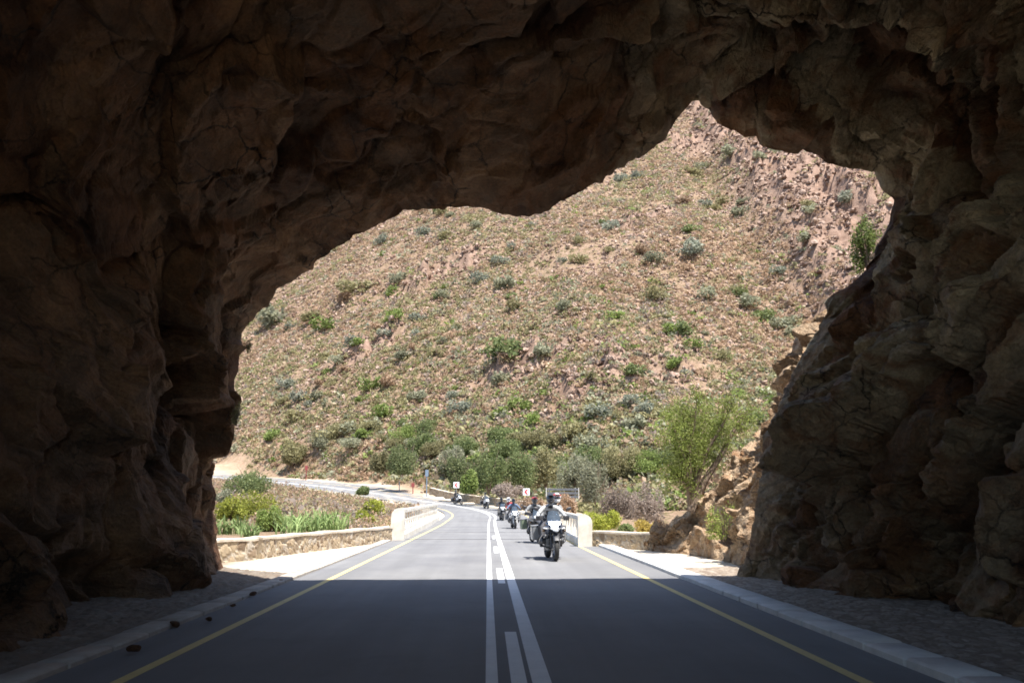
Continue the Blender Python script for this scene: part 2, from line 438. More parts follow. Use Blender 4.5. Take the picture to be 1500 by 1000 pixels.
def road_strip(o0, o1, lift, i0=0, i1=None, mat_=None, name='road', kind='structure', nx=2, **kw):
    """strip between offsets o0..o1 to the right of the double line"""
    sl = slice(i0, i1)
    r, n, bk = RD[sl], nrm[sl], bank[sl]
    o0 = np.broadcast_to(o0, (len(RD),))[sl]; o1 = np.broadcast_to(o1, (len(RD),))[sl]
    P = []
    for k in range(nx):
        o = o0 + (o1 - o0) * k / (nx - 1)
        P.append(np.stack([r[:, 0] + n[:, 0] * o, r[:, 1] + n[:, 1] * o, r[:, 2] + bk * (o + 3) * (bk > 0) + lift], 1))
    P = np.stack(P, 1)
    o = np_mesh(name, P.reshape(-1, 3), grid_faces(len(r), nx)[:, ::-1], mat_, smooth=True)
    tag(o, kind=kind, **kw); return o
eL = -4.22 - 1.0 * widen; eR = 3.78 + 1.6 * widen
road = road_strip(eL, eR, 0, mat_=M['asphalt'], name='road', nx=9)
tag(road, 'grey asphalt road running out of the rock tunnel', None)

# ------------------------------------------------------------------ terrain
def seg_dist(X, Y):
    """distance to the road, side, road z at the nearest point"""
    pts = RD[::3]; best = np.full(X.shape, 1e9); bi = np.zeros(X.shape, int)
    for i in range(len(pts)):
        d = (X - pts[i, 0]) ** 2 + (Y - pts[i, 1]) ** 2
        m = d < best; best[m] = d[m]; bi[m] = i
    n = nrm[::3][bi]; off = (X - pts[bi, 0]) * n[:, 0] + (Y - pts[bi, 1]) * n[:, 1]
    z = pts[bi, 2] + (bank[::3][bi]) * np.clip(off + 3, 0, 9)
    return np.sqrt(best), off, z
def gully(Y): return 57 + (Y - 155) * .15
OUTCROPS = [(22, 148, 13, 6), (10, 165, 13, 4), (88, 350, 16, 30), (-12, 240, 14, 6), (45, 235, 10, 7), (-30, 205, 9, 4), (35, 300, 12, 8)]
def height(X, Y, full=False):
    X = np.asarray(X, float); Y = np.asarray(Y, float)
    d, off, rz = seg_dist(X, Y)
    y0 = np.interp(X, [-400, -120, -75, -45, -25, 0, 20, 60, 400], [330, 240, 202, 172, 150, 128, 112, 104, 100])
    base = np.interp(X, [-120, -45, -20, -6, 6, 40], [8, 4.6, 2.2, .4, -1.4, -1.6]) * sstep(30, 95, Y) + np.where(X > 4, -.4, 0) * sstep(30, 45, Y)
    t = Y - y0
    hill = .66 * (np.sqrt(t * t + 120) + t) / 2
    far = 1 - .85 * sstep(470, 900, Y)
    hill = np.where(Y > 470, .66 * (470 - y0) + (hill - .66 * (470 - y0)) * .35, hill)
    P = np.stack([X, Y, 0 * X], 1)
    xg = gully(Y)
    crag = sstep(2, 14, X - xg) * sstep(112, 135, Y)
    rise = np.clip(t, 0, 60) / 60
    n1 = fbm(P * .018, 4, 5) * 9 * rise; n2 = fbm(P * .11, 4, 15) * 1.5 * np.clip(t / 20, .1, 1) * (Y > 25)
    ridge = (1 - np.abs(fbm(P * np.array((.09, .05, 1)), 4, 31))) ** 2
    z = base + hill + n1 + n2 + crag * (np.clip((X - xg) * .33, 0, 16) + (ridge - .45) * 7 + fbm(P * .35, 3, 71) * 1.6) - 3.0 * np.exp(-((X - xg) / 6) ** 2) * rise
    oc = np.zeros_like(z)
    for ox, oy, rx, ry in OUTCROPS: oc = np.maximum(oc, np.exp(-((X - ox) / rx) ** 4 - ((Y - oy) / ry) ** 4))
    ocm = np.maximum(oc, crag) * sstep(108, 125, Y)
    m_ = ocm > .02
    if m_.any():
        Pc = np.stack([X, Y, z * .8], 1)[m_]
        Pc = Pc + 2.2 * fbm(Pc * .12, 3, 61)[:, None]
        fd, _, fe = facets(Pc * np.array((.16, .075, .15)), 501, 1.1, .1)
        fd2, _, _ = facets(Pc * np.array((.42, .22, .40)), 531, 1.0, .15)
        z[m_] += ocm[m_] * (4.2 * fd + 1.7 * fd2 + .8)
    crag = np.maximum(crag, oc)
    # flat ground under the tunnel and its approaches
    wr = sstep(np.where((off > 0) & (Y > 64), 9.0, 6.5), np.where((off > 0) & (Y > 64), 17.0, 15.0), d + np.where(off > 0, 0, -2) * sstep(30, 50, Y) + 6 * sstep(30, 44, Y) * sstep(78, 70, Y) * (d > 5))
    wr = np.where(Y < 30, sstep(20, 30, d), wr)
    z = z * wr + (rz - .06) * (1 - wr)
    z = z - .35 * np.exp(-(np.clip(d - 3.2, 0, 9) / 1.) ** 2) * 0
    if full: return z, d, off, crag, t
    return z
def spaced(a, b, fn):
    out = [a]
    while out[-1] < b: out.append(out[-1] + fn(out[-1]))
    return np.array(out)
gx = spaced(-2500, 2500, lambda x: .6 if abs(x) < 14 else min(.6 + (abs(x) - 14) * .011, 2.0) if abs(x) < 190 else min(2 + (abs(x) - 190) * .16, 160))
gy = spaced(-600, 3200, lambda y: 40 if y < -60 else (4 if y < 14 else (.6 if y < 60 else (1.1 if y < 130 else (1.5 if y < 420 else min(1.5 + (y - 420) * .12, 160))))))
GX, GY = np.meshgrid(gx, gy, indexing='ij')
Z, d_, off_, crag_, t_ = height(GX.ravel(), GY.ravel(), True)
PP = np.stack([GX.ravel(), GY.ravel(), 0 * Z], 1)
wob = fbm(PP * .25, 4, 51)
Yr = GY.ravel(); Xr = GX.ravel()
sand = np.maximum(sstep(8.2, 6.2, d_ + wob * 1.5) * (Yr < 80), .75 * sstep(11, 6, d_ + wob * 4) * (Yr >= 80))
cut = sstep(14, 8, d_ + wob * 7) * (off_ > 0) * (Yr > 108) * (Xr < 5)
bankm = np.exp(-((Xr + 62) / 9) ** 2 - ((Yr - 186) / 6) ** 2)
Z = Z + 2.2 * bankm
cut = np.clip(np.maximum(cut * .7 * (wob > -.15), bankm * 1.4), 0, 1)
g = np_mesh('ground', np.stack([Xr, Yr, Z], 1), grid_faces(len(gx), len(gy)), M['terrain'], smooth=True, attrs=dict(sand=sand, crag=crag_, cut=cut))
tag(g, 'stony scrub hillside and sandy roadside ground', None, kind='structure')
def hit(px, py, lo=34, hi=560):
    v = ray(px, py); D = np.arange(lo, hi, .8)
    k = D / v.y; zz = height(v.x * k, D)
    dz = EYE + v.z * k - zz
    i = np.argmax(dz < 0) if (dz < 0).any() else len(D) - 1
    return Vector((v.x * k[i], D[i], float(zz[i])))

# ------------------------------------------------------------------ markings, kerbs, aprons
def idx(y): return int(np.argmin(np.abs(RD[:, 1] - y)))
N_END = len(RD)
ln = road_strip(-.26, -.15, .004, mat_=M['whiteline'], name='road_marking'); tag(ln, 'left solid white centre line')
ln = road_strip(.15, .32, .004, mat_=M['whiteline'], name='road_marking'); tag(ln, 'right solid white centre line')
ln = road_strip(np.where(np.arange(N_END) >= 0, -3.55, 0) , -3.43, .004, 0, idx(205), mat_=M['yellowline'], name='road_marking'); tag(ln, 'left yellow edge line')
ln = road_strip(3.02, 3.14, .004, mat_=M['yellowline'], name='road_marking'); tag(ln, 'right yellow edge line')
dv, df = [], []
for y in [-13.6, -3.3, 7.0, 17.3, 27.6, 37.9, 48.2, 58.5, 68.8]:
    k = len(dv); dv += [(-.04, y, .004), (.10, y, .004), (.10, y + 3.9, .004), (-.04, y + 3.9, .004)]
    df.append((k, k + 1, k + 2, k + 3))
dash = np_mesh('road_marking', np.array(dv) + np.array((.255, 0, 0)), df, M['whiteline']); tag(dash, 'broken white line between the two solid centre lines', kind='structure')
for y in (38.0, 46.5):
    j = MB(); j.box((.03, y, .003), (7.9, .22, .01), bev=.1); tag(j.build('road_joint', M['joint']), 'dark bridge joint across the road', kind='structure')

def kerb(side, y0, y1, wdt, hgt, L, seed):
    mb = MB(); rr = random.Random(seed); y = y0
    e = 4.03 if side > 0 else -3.97
    while y < y1:
        x = e + side * wdt / 2
        mb.box((x + rr.uniform(-.008, .008), y + L / 2, hgt / 2 - .06 + rr.uniform(-.006, .006)), (wdt, L - .028, hgt + .12), Matrix.Rotation(rr.uniform(-.006, .006), 3, 'Z'), .1)
        y += L
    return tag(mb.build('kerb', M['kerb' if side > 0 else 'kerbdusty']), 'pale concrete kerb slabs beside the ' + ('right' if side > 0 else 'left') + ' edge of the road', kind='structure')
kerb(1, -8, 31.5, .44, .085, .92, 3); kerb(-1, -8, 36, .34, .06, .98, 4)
def apron(name, x0, x1, y0, y1, z0, z1, amp, cs, seed, label, nx=70, dens=26):
    nxx = int((x1 - x0) * dens); ny = int((y1 - y0) * dens * .62)
    X, Y = np.meshgrid(np.linspace(x0, x1, nxx), np.linspace(y0, y1, ny), indexing='ij')
    P = np.stack([X.ravel(), Y.ravel(), 0 * X.ravel()], 1)
    d, cell, e = facets(P * np.array((1 / cs, .75 / cs, 1)) + .3 * fbm(P * 2, 2, 3)[:, None], seed, .7)
    Zz = z0 + (z1 - z0) * (X.ravel() - x0) / (x1 - x0) + amp * (d * .5 + np.clip(e * 3, 0, 1) * .8 - .5) + .03 * fbm(P * 1.1, 4, seed)
    o = np_mesh(name, np.stack([X.ravel(), Y.ravel(), Zz], 1), grid_faces(nxx, ny), M['apron' if x0 > 0 else 'verge'], smooth=False, attrs=dict(cell=cell, edge=e))
    return tag(o, label, kind='structure')
apron('path', 4.46, 8.6, 4, 20.6, .06, .15, .016, .15, 5, 'rough cobbled strip along the right rock wall')
apron('path', -7.6, -4.30, 3, 19.9, .26, .01, .03, .11, 8, 'rubble strewn strip along the left rock wall')

# ------------------------------------------------------------------ rock tunnel
def zsh(py): return (18.25 - .331 * EYE) / (1 + .331 * (math.tan(math.atan((500 - py) / F) + PITCH)))
LIP = [  # px, py, depth (None: under the sun edge), inner x, inner z at depth 9
 (345, 905, None, -4.75, -1.5), (333, 838, None, -4.9, 0), (326, 825, None, -5.0, .15), (321, 800, None, -5.1, .5), (317, 770, None, -5.25, .9), (314, 735, None, None, None), (313, 700, None, -5.7, 1.8),
 (318, 668, None, None, None), (329, 648, None, None, None), (331, 622, None, -6.0, 2.6), (345, 605, None, None, None), (347, 585, None, None, None), (345, 560, None, None, None), (351, 540, None, -6.35, 3.8),
 (352, 518, None, None, None), (361, 506, None, None, None), (355, 498, None, -6.5, 4.4), (356, 486, None, None, None), (375, 462, None, None, None), (392, 447, None, -6.4, 5.4), (402, 425, None, None, None), (428, 410, None, None, None),
 (455, 393, None, -5.6, 6.7), (488, 366, None, None, None), (522, 345, None, -4.6, 7.5), (560, 326, None, None, None), (595, 307, None, -3.4, 8.2), (648, 306, None, None, None), (700, 302, None, -1.6, 8.7), (728, 310, None, None, None), (757, 317, None, -.5, 8.9),
 (790, 312, None, None, None), (832, 290, None, .6, 9.1), (880, 265, None, None, None), (905, 245, None, 1.6, 9.2), (945, 222, None, None, None), (978, 197, None, 2.4, 9.3), (987, 180, None, None, None), (993, 164, None, None, None), (1003, 156, None, 2.9, 9.4), (1022, 153, None, None, None), (1040, 163, None, None, None),
 (1060, 185, None, 3.6, 9.5), (1090, 200, None, None, None), (1108, 199, None, 4.2, 9.5), (1116, 213, None, None, None), (1160, 222, None, 5.0, 9.4), (1200, 226, None, None, None), (1214, 244, None, 5.8, 9.2), (1240, 250, None, None, None), (1282, 251, None, 6.7, 8.5),
 (1292, 275, None, None, None), (1302, 296, None, 7.3, 7.5), (1299, 330, None, None, None), (1284, 362, None, 7.5, 6.3), (1266, 392, None, None, None), (1252, 415, None, None, None), (1260, 430, None, 7.5, 5.2), (1248, 441, None, None, None), (1216, 448, None, None, None), (1200, 466, None, 7.3, 4.3),
 (1190, 492, None, None, None), (1168, 540, None, 7.1, 3.4), (1155, 572, None, None, None), (1140, 610, None, 6.9, 2.6), (1118, 640, None, None, None), (1117, 676, None, 6.7, 1.9), (1112, 715, None, None, None), (1107, 755, None, 6.55, 1.0), (1098, 795, None, None, None), (1088, 825, None, 6.4, .2), (1084, 840, None, 6.35, 0), (1070, 905, None, 6.2, -1.5)]
NT = 980
pl = np.array([(a, b) for a, b, *_ in LIP], float)
dep = np.array([zsh(b) if c is None else c for a, b, c, *_ in LIP])
arc = np.concatenate([[0], np.cumsum(np.linalg.norm(np.diff(pl, axis=0), axis=1))]); arc /= arc[-1]
tt = np.linspace(0, 1, NT)
lx = np.interp(tt, arc, pl[:, 0]); ly = np.interp(tt, arc, pl[:, 1]); ld = np.interp(tt, arc, dep)
ld = ld + .22 * fbm(np.stack([tt * 26, 0 * tt, 0 * tt], 1), 3, 88)
ld = ld + 1.55 * (1 - sstep(.17, .30, tt))
ld = ld + np.where(tt > .8, -.25 * sstep(.8, .85, tt), 0)
for _ in range(4): ld[1:-1] = (ld[:-2] + 2 * ld[1:-1] + ld[2:]) / 4
jit = fbm(np.stack([tt * 230, 0 * tt, 0 * tt], 1), 4, 77) * 2.6 * np.clip(np.minimum(tt, 1 - tt) * 20, 0, 1)
LP = np.array([tuple(W(a + j * .8, b + j, D)) for a, b, D, j in zip(lx, ly, ld, jit)])
ki = [k for k, q in enumerate(LIP) if q[3] is not None]
ix = np.interp(tt, arc[ki], [LIP[k][3] for k in ki]); iz = np.interp(tt, arc[ki], [LIP[k][4] for k in ki])
for _ in range(60):
    ix[1:-1] = (ix[:-2] + ix[1:-1] * 2 + ix[2:]) / 4; iz[1:-1] = (iz[:-2] + iz[1:-1] * 2 + iz[2:]) / 4
Y_REAR = -1.0 - 11 * sstep(.12, .85, tt)  # unseen rear mouth, skewed so skylight favours the right wall over the left
LS = LP.copy()
for _ in range(500): LS[1:-1] = (LS[:-2] + 2 * LS[1:-1] + LS[2:]) / 4
LS = LS * np.clip(np.minimum(tt, 1 - tt) * 12, 0, 1)[:, None] + LP * (1 - np.clip(np.minimum(tt, 1 - tt) * 12, 0, 1))[:, None]
rows, wts = [], []
NS = 330
for k in range(NS):                       # inside, from the rear mouth to the front lip
    s = (k / (NS - 1)) ** .8
    y = Y_REAR + (LP[:, 1] - Y_REAR) * s
    q = np.clip((y - 8) / (LP[:, 1] - 8), 0, 1)
    q = np.where(q > 0, .45 * q + .55 * q ** 2.6, 0)
    rear = np.clip((Y_REAR + 4.5 - y) / 5, 0, 1)
    sh = 1 - sstep(0, 1.6, LP[:, 1] - y)
    x = ix + (LS[:, 0] + (LP[:, 0] - LS[:, 0]) * sh - ix) * q; z = iz + (LS[:, 2] + (LP[:, 2] - LS[:, 2]) * sh - iz) * q
    x = x + rear * np.sign(ix) * .8 * (iz > .5); z = np.where(iz > 1, z + rear * 1.0, z)
    rows.append(np.stack([x, y, z], 1))
    wts.append(.08 + .92 * sstep(0, 1.7, LP[:, 1] - y))
cx, cz = .6, 2.6
nn = np.stack([LP[:, 0] - cx, np.maximum(LP[:, 2] - cz, -.2)], 1)
for _ in range(40): nn[1:-1] = (nn[:-2] + 2 * nn[1:-1] + nn[2:]) / 4
nn /= np.linalg.norm(nn, axis=1)[:, None]
foot = sstep(-.2, 1.5, LP[:, 2])
OD = [.06, .15, .3, .5, .75, 1.05, 1.4, 1.8, 2.3, 2.9, 3.6, 4.4, 5.3, 6.4, 7.7, 9.2, 11, 13]
for dd in OD:
    x = LP[:, 0] + nn[:, 0] * dd; dz = np.maximum(nn[:, 1], 0) * dd * foot + .35 * dd * nn[:, 0] ** 2 * foot
    z = LP[:, 2] + dz
    y = LP[:, 1] - .66 * dz - .12 * dd + .05 * min(dd * 4, 1)
    rows.append(np.stack([x, y, z], 1)); wts.append(np.full(NT, min(.10 + dd * .25, 1.2)))
last = rows[-1]
for f in (.25, .5, .75, 1):
    q = last.copy(); q[:, 1] = last[:, 1] + (Y_REAR - .3 - last[:, 1]) * f; rows.append(q); wts.append(np.full(NT, 1.))
first = rows[0]
for f in (.2, .4, .6, .8, .93):
    q = rows[NS + len(OD) + 3] * (1 - f) + first * f; q[:, 1] = Y_REAR - .3 * (1 - f); rows.append(q); wts.append(np.full(NT, .8))
G = np.stack(rows, 1)                      # (NT, rows, 3)
Wt = np.stack(wts, 1)
du = np.gradient(G, axis=0); dvv = np.gradient(G, axis=1)
nor = np.cross(du, dvv); nor /= (np.linalg.norm(nor, axis=2, keepdims=True) + 1e-9)
for _ in range(12):
    nor[1:-1] = (nor[:-2] + 2 * nor[1:-1] + nor[2:]) / 4
    nor[:, 1:-1] = (nor[:, :-2] + 2 * nor[:, 1:-1] + nor[:, 2:]) / 4
nor /= (np.linalg.norm(nor, axis=2, keepdims=True) + 1e-9)
Pf = G.reshape(-1, 3)
e1 = np.array((.25, -.72, .65)); e1 /= np.linalg.norm(e1)        # bedding direction: strata climb towards the near mouth
e2 = np.cross(e1, (1, 0, 0)); e2 /= np.linalg.norm(e2); e3 = np.cross(e1, e2)
B = np.stack([e1, e2, e3], 0)
warp = np.stack([fbm(Pf * .7, 3, 90 + k) for k in range(3)], 1) * .5
Q = (Pf + warp) @ B.T
dA, cA, eA = facets(Q * np.array((.27, .62, .52)), 101, .9, .06)
dB, cB, eB = facets(Q * np.array((.66, 1.35, 1.1)) + 5.5, 131, 1.3, .07)
dC, cC, eC = facets(Q * np.array((1.9, 3.2, 2.7)) + 9.5, 161, 1.3, .14)
smoothroof = sstep(3.5, 6.5, Pf[:, 2]) * sstep(4.6, 1.8, Pf[:, 0]); leftside = np.maximum(smoothroof, .7 * sstep(0, -3, Pf[:, 0]))    # the crown of the tunnel is broader and smoother on the left
k1 = 1 - .66 * leftside
disp = .78 * dA * (1 - .45 * smoothroof) + .34 * fbm(Pf * .32, 2, 201)
hi = .36 * dB * k1 + .10 * dC * k1 + .07 * fbm(Pf * 1.4, 5, 211)
rt = sstep(.5, 4, Pf[:, 0])
bed = Q[:, 1] + .18 * fbm(Pf * .9, 3, 231)
def ledges(x, seed):
    i = np.floor(x); f = x - i; o = np.zeros_like(i, dtype=np.int64)
    a = _h(i.astype(np.int64), o, o, seed); b_ = _h(i.astype(np.int64) + 1, o, o, seed)
    return a + (b_ - a) * sstep(.86, 1, f) - .5 + .25 * (f - .5)
hi = hi + (.10 + .22 * rt) * ledges(bed * 1.15, 3) + (.04 + .07 * rt) * ledges(bed * 3.1 + .3 * dB, 7)
hi -= (.07 + .16 * rt) * np.clip(.13 - eA, 0, .13) / .13 + (.05 + .09 * rt) * np.clip(.12 - eB, 0, .12) / .12
# spread rubble foot
inside = -1.0
sign = np.sign(((np.array([cx, 0, cz + 1]) - G[:, 60])[..., [0, 2]] * nor[:, 60][..., [0, 2]]).sum(-1).mean())
D3 = Pf + nor.reshape(-1, 3) * ((disp * Wt.ravel() + hi * (.13 + .87 * np.minimum(Wt.ravel(), 1))) * sign)[:, None]
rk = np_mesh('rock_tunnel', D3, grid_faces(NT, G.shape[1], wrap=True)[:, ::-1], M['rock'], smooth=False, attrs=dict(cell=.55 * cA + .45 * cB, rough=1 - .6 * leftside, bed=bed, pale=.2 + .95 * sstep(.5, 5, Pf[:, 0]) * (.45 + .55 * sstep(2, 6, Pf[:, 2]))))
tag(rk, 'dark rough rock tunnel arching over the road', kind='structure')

# ------------------------------------------------------------------ rocks
def rock_proto(name, seed, sub=3, aniso=(1, .8, .65), m=None):
    bm = bmesh.new(); bmesh.ops.create_icosphere(bm, subdivisions=sub, radius=1)
    V = np.array([v.co for v in bm.verts])
    rr = np.random.default_rng(seed)
    for k in range(11):                     # chop flat faces
        n = rr.normal(size=3); n /= np.linalg.norm(n); c = rr.uniform(.45, .82)
        h = V @ n - c; V = V - np.outer(np.clip(h, 0, None), n)
    V = V * np.array(aniso) * (1 + .06 * fbm(V * 3 + seed, 3, seed))[:, None]
    if sub > 3: V = V * (1 + .16 * facets(V * 1.9 + seed, seed, 1.2, .1)[0] + .03 * fbm(V * 9, 3, seed))[:, None]
    for v, c in zip(bm.verts, V): v.co = c
    me = bpy.data.meshes.new(name); bm.to_mesh(me); bm.free()
    a = me.attributes.new('cell', 'FLOAT', 'POINT'); a.data.foreach_set('value', np.full(len(V), rr.uniform(.2, .9), np.float32))
    me.materials.append(m); return me
HR = [rock_proto('boulder', 300 + k, 3, (1, random.uniform(.6, 1), random.uniform(.5, .8)), M['hillrock']) for k in range(6)]
BR = [rock_proto('boulder', 320 + k, 5, (1, random.uniform(.6, 1), random.uniform(.6, .9)), M['bankrock']) for k in range(5)]
TR = [rock_proto('stone', 340 + k, 3, (1, .8, .6), M['rock']) for k in range(3)]
def place(me, name, loc, s, rot=None, **kw):
    o = bpy.data.objects.new(name, me); o.location = loc
    o.scale = (s, s, s) if not hasattr(s, '__len__') else s
    o.rotation_euler = rot if rot is not None else (random.uniform(-.4, .4), random.uniform(-.4, .4), random.uniform(0, 6.28))
    link(o); tag(o, **kw); return o

# sunlit rock bank on the right beyond the mouth: one broken slope
def bank_mesh():
    nu, nv = 240, 150
    kb = [(950, 801, 30.0), (958, 803, 29.3), (985, 806, 28.3), (1010, 809, 27.4), (1040, 816, 25.8), (1070, 826, 23.8), (1095, 835, 21.5), (1112, 842, 19.6), (1135, 850, 18.4), (1160, 858, 17.6)]
    kt = [(948, 800, 30.3), (962, 786, 29.8), (987, 760, 29.4), (1016, 750, 28.8), (1062, 702, 28.0), (1098, 662, 27.0), (1122, 632, 25.5), (1150, 560, 24.0), (1190, 478, 22.5), (1262, 425, 21.0)]
    Bq = np.array([tuple(W(*k)) for k in kb]); Bq[:, 2] = -.12
    Tq = np.array([tuple(W(*k)) for k in kt])
    U = np.linspace(0, 1, nu); ku = np.linspace(0, 1, len(kb))
    Bq = np.stack([np.interp(U, ku, Bq[:, k]) for k in range(3)], 1); Tq = np.stack([np.interp(U, ku, Tq[:, k]) for k in range(3)], 1)
    for A_ in (Bq, Tq):
        for _ in range(25): A_[1:-1] = (A_[:-2] + 2 * A_[1:-1] + A_[2:]) / 4
    G = []
    for v in np.linspace(0, 1, nv):
        if v < .7:
            q = v / .7
            G.append(Bq + (Tq - Bq) * np.array((q ** 1.1, q ** 1.25, q ** .9)))
        else:
            q = (v - .7) / .3; hgt = Tq[:, 2:3]
            G.append(Tq + np.array((3.0, 1.6, 0)) * q + np.concatenate([0 * hgt, 0 * hgt, .25 * q - hgt * .9 * q ** 2], 1))
    G = np.stack(G, 1)
    du = np.gradient(G, axis=0); dv = np.gradient(G, axis=1); n = np.cross(du, dv); n /= np.linalg.norm(n, axis=2, keepdims=True) + 1e-9
    if n[..., 1].mean() > 0: n = -n
    P = G.reshape(-1, 3); Q = (P + .2 * fbm(P * 1.3, 3, 5)[:, None]) @ B.T
    d1, c1, e1_ = facets(Q * np.array((.8, 1.2, 1.0)), 401, 1.2, .09); d2, c2, _ = facets(Q * np.array((2.0, 2.9, 2.6)), 431, 1.2, .14)
    dis = .46 * d1 + .15 * d2 + .16 * fbm(P * .9, 3, 9) + .05 * fbm(P * 5, 3, 19) - .12 * np.clip(.1 - e1_, 0, .1) / .1
    P = P + n.reshape(-1, 3) * (dis * np.clip(P[:, 2] * 1.2 + .25, .1, 1))[:, None]
    o = np_mesh('rock_embankment', P, grid_faces(nu, nv), M['bankrock'], attrs=dict(cell=.5 * c1 + .5 * c2))
    return tag(o, 'sunlit ochre rock bank beyond the right wall of the tunnel', kind='structure')
bank_mesh()
bd = [(975, 782, 29.5, .62, 'large split ochre boulder standing at the end of the right stone wall'),
      (1002, 775, 28.6, .5, 'brown boulder leaning against the sunlit bank beside the split one'),
      (1075, 820, 24, .3, 'pale low stone lying at the foot of the bank by the tunnel mouth'),
      (1055, 812, 25.5, .22, 'small tan stone at the foot of the bank below the green shrub')]
for k, (px, py, D, s, lab) in enumerate(bd):
    p = W(px, py, D); p.z = max(p.z, s * .25)
    place(BR[k], 'boulder', p, s, (.2 * k, -.3, 1.1 * k), label=lab, cat='boulder')
# ledge blocks on the skyline of the right wall
for k, (px, py, D, s, lab) in enumerate([(1186, 486, 21.3, .5, 'ochre block perched high at the top of the right bank'), (1160, 545, 21.6, .55, 'pale sunlit block jutting out below the perched one'), (1128, 625, 21.6, .35, 'small sunlit block jutting from the bank edge above the tree')]):
    place(BR[(k + 2) % 5], 'boulder', W(px, py, D), s, (.5, .2 + k, k), label=lab, cat='boulder')
# stones lying on the left kerb
for k, (px, py, s) in enumerate([(371, 874, .075), (412, 854, .07), (404, 857, .045), (341, 890, .05), (255, 919, .075), (197, 957, .085), (305, 911, .06)]):
    v = ray(px, py); D = -EYE * v.y / v.z; p = W(px, py, D)
    place(TR[k % 3], 'stone', (p.x, p.y, s * .35 + .02), s, label='small dark stone fallen beside the left kerb in the tunnel', cat='stone', group='stones along the left kerb')

# ------------------------------------------------------------------ vegetation
def leaf_quads(Pc, size, rng, up=0.0, aspect=.45, dirs=None):
    n = len(Pc)
    a = rng.normal(size=(n, 3)) if dirs is None else dirs + .35 * rng.normal(size=(n, 3))
    a[:, 2] += up; a /= np.linalg.norm(a, axis=1)[:, None]
    b = np.cross(a, rng.normal(size=(n, 3))); b /= np.linalg.norm(b, axis=1)[:, None]
    s = (size * rng.uniform(.6, 1.3, n))[:, None]
    w_ = s * aspect
    V = np.stack([Pc - a * s * .5, Pc + b * w_ * .5, Pc + a * s * .5, Pc - b * w_ * .5], 1)
    return V.reshape(-1, 3)
def quadsF(n): return np.arange(n * 4).reshape(n, 4)
def bush_pts(rng, n, lobes, w, h, flat=.15):
    """points through the volume of lumpy lobes, denser near their surfaces"""
    L = []
    for k in range(lobes):
        a = rng.uniform(0, 6.28); r = math.sqrt(rng.uniform(0, 1)) * .62
        hz = rng.uniform(.28, .72) * (1 - .5 * r)
        L.append((math.cos(a) * r, math.sin(a) * r, hz, rng.uniform(.22, .42)))
    L = np.array(L); wv = L[:, 3] ** 2; wv /= wv.sum()
    k = rng.choice(lobes, n, p=wv)
    u = rng.normal(size=(n, 3)); u /= np.linalg.norm(u, axis=1)[:, None]
    rad = L[k, 3] * rng.uniform(.35, 1.12, n) ** .6
    P = L[k, :3] + u * rad[:, None]
    P[:, 2] = np.abs(P[:, 2] - flat * .2)
    keep = fbm(P * 3.2, 2, int(rng.integers(1000))) > -.32
    return P[keep] * np.array((w / 2, w / 2, h)), L
def bush_mesh(name, seed, kind, w=1., h=1., n=700, leaf=.09, lobes=9, up=.2, aspect=.45):
    rng = np.random.default_rng(seed)
    P, L = bush_pts(rng, n, lobes, w, h)
    V = leaf_quads(P, leaf, rng, up, aspect)
    me_o = np_mesh(name, V, quadsF(len(P)), M['leaf_' + kind])
    me = me_o.data; bpy.data.objects.remove(me_o); return me
def twigs(seed, w, h, n=9, r0=.03):
    rng = random.Random(seed); mb = MB()
    for k in range(n):
        a = rng.uniform(0, 6.28); q = rng.uniform(.1, .36) * w
        e = Vector((math.cos(a) * q, math.sin(a) * q, h * rng.uniform(.5, .88)))
        m_ = e * .5 + Vector((rng.uniform(-.06, .06) * w, rng.uniform(-.06, .06) * w, .05 * h))
        mb.tube([(0, 0, -.05 * h), m_ * .5 + Vector((0, 0, .03 * h)), m_, e], [r0, r0 * .75, r0 * .5, r0 * .2], 5)
    return mb
def bush(px, py, D, wpx, hpx, kind, label, n=1500, leaf=None, cat='bush', name='bush', up=.2, group=None, lobes=10, aspect=.45):
    """a bush whose foot stands at photo pixel (px,py) at distance D"""
    p = W(px, py, D); w = wpx * D / F; h = hpx * D / F
    o = empty(name, p, label=label, cat=cat, group=group)
    sd = int(px * 7 + py)
    me = bush_mesh('crown', sd, kind, w, h, n, leaf or max(.05, 3.6 * D / F), lobes, up, aspect)
    c = bpy.data.objects.new('crown', me); link(c, o)
    twigs(sd, w, h, 9, max(.012, .014 * h)).build('stem', M['bark'], o)
    return o

